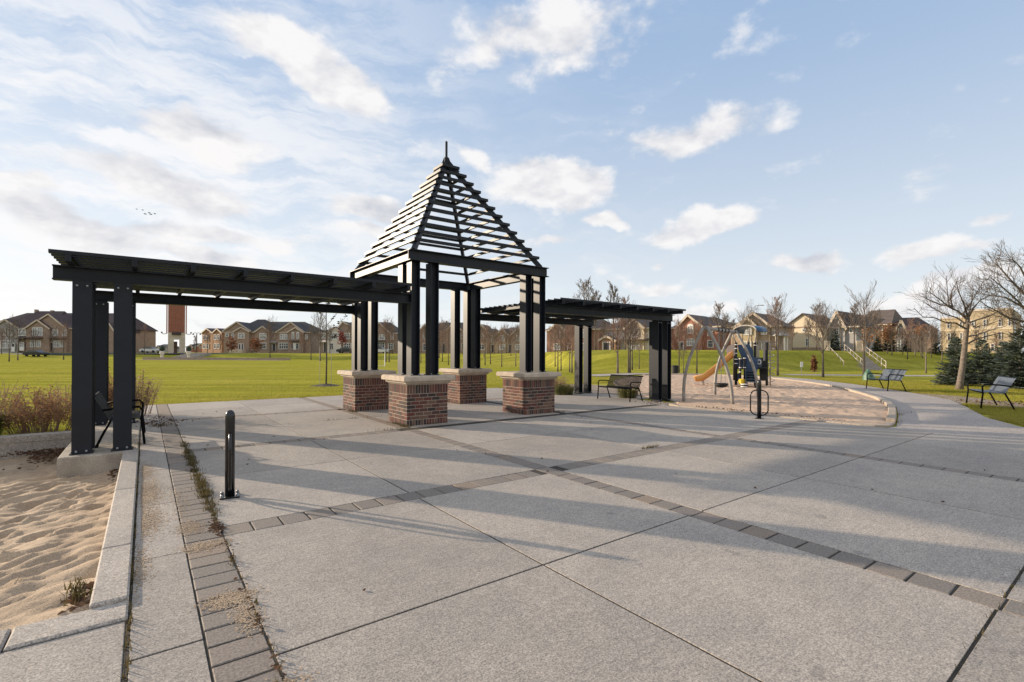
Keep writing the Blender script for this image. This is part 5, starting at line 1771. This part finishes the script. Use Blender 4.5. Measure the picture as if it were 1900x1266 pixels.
# flat roofed block
h = House('apartment_block', 'buff brick flat roofed three storey building at the right', 1745, 1880, 104, 662, M['br_buff'], M['rf_dark'], .85, 26, cat='building')
h.wall(1745, 1804, 590); h.wall(1802, 1880, 578, -.8, 24)
ob('parapet', MB().box(h.X(1744.5), h.X(1802), -.15, 0, h.Z(591.5), h.Z(588.5)).box(h.X(1801), h.X(1880.5), -.98, -.8, h.Z(580), h.Z(576.5)), M['trim'], h.t)
ob('stone_band', MB().box(h.X(1745), h.X(1802), -.08, 0, h.Z(614), h.Z(611)).box(h.X(1802), h.X(1880), -.88, -.8, h.Z(613), h.Z(607)), M['st_cream'], h.t)
for a, y in [((1758, 598, 1762, 608), 0), ((1781, 598, 1785, 608), 0), ((1804, 596, 1808, 606), -.8), ((1826, 596, 1830, 608), -.8), ((1854, 596, 1858, 608), -.8), ((1872, 596, 1876, 608), -.8),
             ((1759, 618, 1763, 630), 0), ((1782, 618, 1785, 628), 0), ((1826, 618, 1830, 630), -.8), ((1854, 618, 1858, 630), -.8), ((1759, 638, 1764, 650), 0), ((1782, 638, 1786, 650), 0), ((1840, 638, 1845, 650), -.8), ((1866, 638, 1871, 650), -.8)]: h.window(*a, 1, y, 'glass')
sw_ = ob('side_window_column', MB().box(h.X(1880), h.X(1880) + .06, 2, 5, h.Z(652), h.Z(588)), M['glass'], h.t)
for i in range(1, 5):
    zz = h.Z(652) + (h.Z(588) - h.Z(652)) * i / 5
    ob('mullion', MB().box(h.X(1880) + .06, h.X(1880) + .12, 2, 5, zz - .06, zz + .06), M['white'], sw_)
# gazebo on the bank
p = at(1445, 72)
gz = thing('gazebo', 'small white gazebo on slender posts before the tan house', 'gazebo', p, ang0 - .3)
k = 72 / FPX
for a in np.linspace(0, 2 * math.pi, 7)[:-1]:
    ob('post', MB().box(math.cos(a) * 1.1 - .09, math.cos(a) * 1.1 + .09, math.sin(a) * 1.1 - .09, math.sin(a) * 1.1 + .09, -.3, 2.2), M['white'], gz)
ob('roof', MB().lathe([(1.45, 2.2), (1.45, 2.32), (.5, 2.9), (.05, 3.15)], 6), M['st_grey'], gz)
ob('floor', MB().lathe([(1.35, -.4), (1.35, .12)], 6), M['trim'], gz)

# ------------------------------------------------------------------ red tower, its stairs, goal, lamp, cars
TDp = 118
p = at(327.5, TDp)
k = TDp / FPX
tw = thing('park_tower', 'tall red tower on a buff stone base with an open doorway', 'tower', p, ang0 + .60)
TX = lambda x: (x - 327.5) * k * math.cos(.60)
TZ = lambda y: (655 - y) * k
base = MB()
base.box(TX(312), TX(322.5), -2.1, 2.1, -1, TZ(618)); base.box(TX(332.5), TX(343.5), -2.1, 2.1, -1, TZ(618)); base.box(TX(322.5), TX(332.5), -2.1, 2.1, TZ(630), TZ(618))
ob('stone_base', base, M['stone'], tw)
ob('gate_leaf', MB().box(TX(322.6), TX(329), -.1, 0, -.2, TZ(634)), M['br_grey'], tw)
bd = MB()
bd.box(TX(312), TX(343), -2, 2, TZ(618) + .002, TZ(551))
ob('tower_body', bd, M['clockred'], tw)
for x in (316, 320, 324, 328, 332, 336, 340):
    ob('mesh_rib', MB().box(TX(x) - .05, TX(x) + .05, -2.08, -2.0, TZ(618), TZ(552)), M['redpost'], tw)
for yy in (602, 588, 574, 560):
    ob('mesh_rail', MB().box(TX(312), TX(343), -2.1, -2.081, TZ(yy) - .05, TZ(yy) + .05), M['redpost'], tw)
ob('signboard', MB().box(TX(319), TX(336), -2.5, -2.12, TZ(622), TZ(617)), M['rf_plum'], tw)
for s in (-1, 1):
    x = TX(309.8) if s < 0 else TX(345.2)
    f = MB().box(x - .12, x + .12, -2.0, -1.76, TZ(620), TZ(552))
    for i in range(9):
        zz = TZ(618) + i * .95
        f.box(min(x, TX(327.5) + s * 2), max(x, TX(327.5) + s * 2), -1.95, -1.85, zz, zz + .1)
    ob('side_ladder', f, M['redpost'], tw)
    la = ob('lamp_arm', MB().tube([(TX(327.5) + s * 2, -1, TZ(620)), (TX(327.5) + s * 2.7, -1, TZ(620.5)), (TX(327.5) + s * 2.9, -1, TZ(618.5))], .07, 5), M['rubber'], tw)
    ob('lamp_head', MB().lathe([(.1, TZ(618.6)), (.22, TZ(617.5)), (.12, TZ(616.3))], 8, TX(327.5) + s * 2.9, -1), M['rubber'], la)
D2 = 101
p = at(328, D2); k = D2 / FPX
s2 = thing('tower_stairs', 'broad stone steps below the red tower with pale urn pedestals', 'stairs', (p[0], p[1], -.05), ang0)
for i in range(7):
    ob('step', MB().bevbox(-2.3, 2.3, i * 1.1, i * 1.1 + 1.12, -.5, .22 + i * .2, .02), M['kerb'], s2)
for s in (-1, 1):
    ob('pedestal', MB().lathe([(.42, -.3), (.42, .2), (.26, .35), (.24, .95), (.40, 1.15), (.44, 1.6), (.3, 1.75)], 10, s * 2.75, -.4), M['st_white'], s2)
    ob('planted_bush', MB().lathe([(.2, 1.76), (.5, 2.0), (.45, 2.5), (.1, 2.8)], 8, s * 2.75, -.4), M['dspruce'], s2)
dp = MB()
pa, pb_ = at(246, 97)[:2], at(525, 94)[:2]
dv = (pb_ - pa) / np.linalg.norm(pb_ - pa); nv = np.array([-dv[1], dv[0]])
VV = []
for i in range(41):
    c = pa * (1 - i / 40) + pb_ * i / 40
    for s in (-1, 1):
        o = c + nv * s * (1.5 + .5 * mnoise.noise((i * .6, s, 0)))
        VV.append((o[0], o[1], H(*o) + .02))
dp.add(VV, [(2 * i, 2 * i + 2, 2 * i + 3, 2 * i + 1) for i in range(40)])
struct(ob('gravel_walk', dp, M['dirt']))
lw = thing('low_wall', 'low brown stone wall along the far side of the lawn', 'wall')
for i in range(22):
    a = pa * (1 - i / 22) + pb_ * i / 22 + nv * 2.6; b = pa * (1 - (i + .97) / 22) + pb_ * (i + .97) / 22 + nv * 2.6
    ob('stone_block', MB().bar((*a, .12), (*b, .12), .5, .62), M['br_tan'], lw)
gpz = hit(714, 680); D = np.dot(gpz - EYE, FW)
gl = thing('football_goal', 'white football goal frame on the lawn behind the left pier', 'goal', gpz, ang0 + .2)
ob('goal_frame', MB().tube([(0, 0, -.1), (0, 0, 1.78), (-3.2, 0, 1.78), (-3.2, 0, -.1)], .065, 8), M['white'], gl)
ob('goal_stay', MB().tube([(0, 0, 1.75), (0, 1.0, .02), (-3.2, 1.0, .02), (-3.2, 0, 1.75)], .035, 6), M['white'], gl)
p = at(365, 124)
slp = thing('street_lamp', 'twin armed street lamp right of the red tower', 'street lamp', p, ang0)
ob('pole', MB().tube([(0, 0, -.2), (0, 0, 5.0)], .09, 6), M['rubber'], slp)
for s in (-1, 1):
    a_ = ob('lamp_arm', MB().tube([(0, 0, 4.9), (s * .4, 0, 5.15), (s * .9, 0, 4.95)], .05, 5), M['rubber'], slp)
    ob('lamp_head', MB().lathe([(.06, 4.96), (.22, 4.75), (.2, 4.6)], 8, s * .9, 0), M['rubber'], a_)
p = at(1397, 100)
sl2 = thing('street_lamp', 'thin single arm street lamp above the tan house roof', 'street lamp', p, ang0)
ob('pole', MB().tube([(0, 0, -.2), (0, 0, 8.9), (.6, 0, 9.4), (1.9, 0, 9.5)], .06, 6), M['alu'], sl2)
ob('lamp_head', MB().box(1.5, 2.2, -.12, .12, 9.42, 9.56), M['alu'], sl2)


def car(x, D, colm, label, turn=0.):
    p = at(x, D)
    t = thing('parked_car', label, 'car', p, ang0 + turn, 'cars parked by the far houses')
    b = MB().prism([(-2.1, .35), (2.1, .35), (2.15, .7), (1.9, .9), (1.2, .98), (-1.5, 1.0), (-2.1, .9), (-2.15, .6)], 'y', -.85, .85)
    ob('body', b, colm, t)
    ob('cabin', MB().prism([(-1.45, .99), (1.15, .975), (.55, 1.42), (-.9, 1.45)], 'y', -.72, .72), M['glass'], t)
    for sx in (-1.3, 1.3):
        for sy in (-1, 1):
            ob('wheel', MB().tube([(sx, sy * .7, .32), (sx, sy * .88, .32)], .32, 12), M['rubber'], t)


M['carw'] = mat('white_car_paint', (.6, .6, .6), .3)
car(67, 108, M['black'], 'black car before the left townhouse')
car(643, 114, M['black'], 'dark car half hidden before the white bay')
car(704, 110, M['carw'], 'white car seen above the football goal')
car(279, 120, M['carw'], 'pale car beside the brown cone shaped tree')
st_road = MB()
for i in range(60):
    x0, x1 = -300 + i * 24, -300 + (i + 1) * 24
    if x1 > 780: break
    a, b, c, d = at(x0, 112), at(x1, 112), at(x1, 117), at(x0, 117)
    st_road.add([(*q_[:2], q_[2] + .015) for q_ in (a, b, c, d)], [(0, 1, 2, 3)])
struct(ob('street', st_road, M['asphalt']))

# ------------------------------------------------------------------ birds
for (x, y, sc, lb) in [(254, 388.5, .8, 'tiny bird leading the flock at its upper left'), (265, 390, .9, 'second tiny bird from the upper left of the flock'), (269.5, 397.5, 1.15, 'leftmost bird in the lower row of the flock'),
                       (277, 395, 1.0, 'bird flying just above the lower row'), (280, 398, 1.2, 'middle bird in the lower row of the flock'), (287.5, 397, 1., 'last bird at the right end of the flock')]:
    q_ = px_at(x, y, 70)
    t = thing('bird', lb, 'bird', q_, ang0 + .3, 'birds flying in a small flock')
    t.scale = (sc, sc, sc)
    ob('body', MB().tube([(-.16, 0, 0), (-.08, 0, .01), (.05, 0, .01), (.13, 0, .02), (.17, 0, .02)], [.01, .045, .05, .03, .008], 6), M['rubber'], t, True)
    wg = MB()
    for s in (-1, 1):
        wg.prism([(-.05, 0), (.07, 0), (.03, s * .2), (-.06, s * .34), (-.08, s * .2)], 'z', .02, .03)
    ob('wings', wg, M['rubber'], t)

# ------------------------------------------------------------------ grass blades, weeds, fallen leaves


def blades(name, pts, hmin, hmax, m, seed, w=.006, kind='stuff'):
    r = np.random.RandomState(seed)
    n = len(pts)
    P_ = np.array(pts)
    a = r.uniform(0, 2 * np.pi, n); hh_ = r.uniform(hmin, hmax, n)
    ln = r.uniform(.1, .9, n) * hh_
    side = np.stack([-np.sin(a), np.cos(a), np.zeros(n)], 1) * (w * r.uniform(.7, 1.5, n))[:, None]
    tip = P_ + np.stack([np.cos(a) * ln, np.sin(a) * ln, hh_], 1)
    V_ = np.empty((n * 3, 3)); V_[0::3] = P_ - side; V_[1::3] = P_ + side; V_[2::3] = tip
    me = bpy.data.meshes.new(name)
    me.vertices.add(n * 3); me.vertices.foreach_set('co', V_.ravel())
    me.loops.add(n * 3); me.loops.foreach_set('vertex_index', np.arange(n * 3, dtype=np.int32))
    me.polygons.add(n); me.polygons.foreach_set('loop_start', np.arange(0, n * 3, 3, dtype=np.int32))
    me.polygons.foreach_set('loop_total', np.full(n, 3, dtype=np.int32))
    me.materials.append(m); me.update(); me.validate()
    o = link(name, me)
    o['kind'] = kind
    return o


r = np.random.RandomState(4)
pts = []
n = 110000
xs = r.uniform(-8, 24, n); ys = 18.19 + (r.rand(n) ** 3.2) * 44
for x, y in zip(xs, ys):
    if y < 18.24 + .10 * mnoise.noise((x * 2.1, 3, 1)): continue
    if x > 12.9 and inside(x, y): continue
    pts.append((x, y, H(x, y) - .005))
o_ = outer
for _ in range(90000):
    t_ = r.uniform(0, 9.2); i = int(t_); f_ = t_ - i
    p = np.array(o_[i]) * (1 - f_) + np.array(o_[i + 1]) * f_
    d_ = np.array(o_[i + 1]) - np.array(o_[i]); d_ /= np.linalg.norm(d_); nn = np.array([d_[1], -d_[0]])
    off = r.rand() ** 1.6 * 6
    jag = .30 * mnoise.noise((p[0] * 1.1, p[1] * 1.1, 9)) + .12
    q_ = p + nn * (off + jag)
    if i == 0 and q_[0] < 13.9: continue
    dd = (q_ - cs[:2]); a_, b_ = np.dot(dd, RT[:2]) / 1.5, np.dot(dd, FW[:2]) / 3.2
    if a_ * a_ + b_ * b_ < .8 and r.rand() < .93: continue
    pts.append((q_[0], q_[1], -.035))
tag(blades('lawn_blades', pts, .03, .085, M['blade'], 1), 'short green grass along the plaza and path edges', 'grass')
r = np.random.RandomState(12)
GV = []
for (cx, cy, rx, ry, n_) in ((-.03, 6.9, .10, .7, 2600), (-.02, 5.75, .08, .45, 1500), (-.03, 8.2, .07, .6, 1200), (-.05, 4.6, .05, .5, 500), (.41, 4.75, .09, .10, 900), (.45, 3.62, .08, .10, 1100), (.33, 5.3, .06, .2, 700), (.50, 3.35, .04, .2, 600), (.48, 2.5, .07, .08, 900), (.3, 6.2, .05, .8, 500)):
    GV.append(np.stack([np.maximum(cx + np.abs(r.normal(0, rx, n_)) * (1 if cx < .1 else r.choice([-1, 1], n_)), -.06), r.normal(cy, ry * .55, n_), r.uniform(.001, .004, n_)], 1))
GV = np.concatenate(GV); n_ = len(GV)
a_ = r.uniform(0, 6.283, n_); sz = r.uniform(.004, .011, n_)
GT = np.empty((n_ * 3, 3))
for k in range(3):
    GT[k::3] = GV + np.stack([np.cos(a_ + k * 2.1) * sz, np.sin(a_ + k * 2.1) * sz, np.full(n_, .0012 * (k == 1))], 1)
me = bpy.data.meshes.new('spilled_sand')
me.from_pydata(GT.tolist(), [], [(3 * k, 3 * k + 1, 3 * k + 2) for k in range(n_)])
me.materials.append(M['sand'])
tag(link('spilled_sand', me), 'sand grains blown over the concrete strip and pavers beside the kerb', 'sand', kind='stuff')
wp = []
rr = random.Random(9)
def tuft(x, y, n, sx, sy, z=-.01):
    for _ in range(n): wp.append((x + rr.gauss(0, sx), y + rr.gauss(0, sy), z))
for k in range(150):                                       # along the joint between pavers and slabs
    yy = rr.choice([rr.uniform(5.2, 8.2), rr.uniform(8.2, 10.5), rr.uniform(2.3, 14)])
    tuft(.548 + rr.gauss(0, .012), yy, 22 if 5.6 < yy < 9.6 else 6, .03 if yy > 5.6 else .008, .04)
for k in range(60): tuft(-.068, rr.uniform(.5, 11), 7, .006, .05)
for x, y, n_, sx, sy in ((.5, 2.45, 80, .03, .05), (-.36, 4.35, 90, .03, .1), (6.85, 5.22, 130, .13, .025), (4.52, 9.86, 200, .05, .1), (4.5, 10.3, 120, .03, .2), (5.2, 9.84, 100, .25, .02), (4.5, 13.2, 160, .05, .15), (8.9, 9.84, 100, .3, .03),
                         (7.85, 10.3, 80, .03, .2), (7.8, 13.3, 60, .03, .2), (.25, 13.0, 200, .1, .12), (4.1, 9.6, 80, .2, .03), (14.3, 4.05, 120, .25, .05), (14.0, 3.8, 90, .2, .05), (15.9, 4.2, 60, .5, .05), (3.9, 11.75, 60, .5, .02)):
    tuft(x, y, n_, sx, sy)
for k in range(40): tuft(rr.uniform(3.3, 5.4), .631, 3, .05, .002, -.035)
tag(blades('joint_weeds', wp, .02, .075, M['weed'], 2, .005), 'small weeds growing in the paving joints and at the pier feet', 'weeds')
lf = MB()
def scatter(x, y, n, sx, sy, z, s=.028):
    for _ in range(n):
        leaf_cloud(lf, rr, (x + rr.gauss(0, sx), y + rr.gauss(0, sy), z + abs(rr.gauss(0, .015))), (.0, .0, .0), 1, s)
scatter(-1.3, 11.5, 330, .14, .3, -.22); scatter(-1.45, 12.0, 260, .22, .12, -.2); scatter(.52, 5.15, 60, .03, .08, .0, .02); scatter(-.34, 9.5, 60, .05, .2, -.25); scatter(-.33, 4.3, 70, .04, .1, -.03)
scatter(12.95, 5.2, 60, .06, .9, .05); scatter(12.9, 7.6, 50, .06, .8, .05); scatter(12.9, 9.7, 40, .3, .2, .02); scatter(.2, 13.8, 160, .25, .5, .01); scatter(23.5, 2.4, 160, .6, .5, -.02, .04); scatter(22.6, 3.5, 120, .7, .5, -.02, .04)
for _ in range(60): scatter(rr.uniform(.6, 12), rr.uniform(1, 16), 1, 0, 0, .004, .02)
for _ in range(110): scatter(.54, rr.uniform(2.4, 6), 1, .02, 0, 0, .014)
tag(ob('fallen_leaves', lf, M['leaf'], kind='stuff'), 'brown fallen leaves lying along kerbs, joints and shrubs', 'leaves')
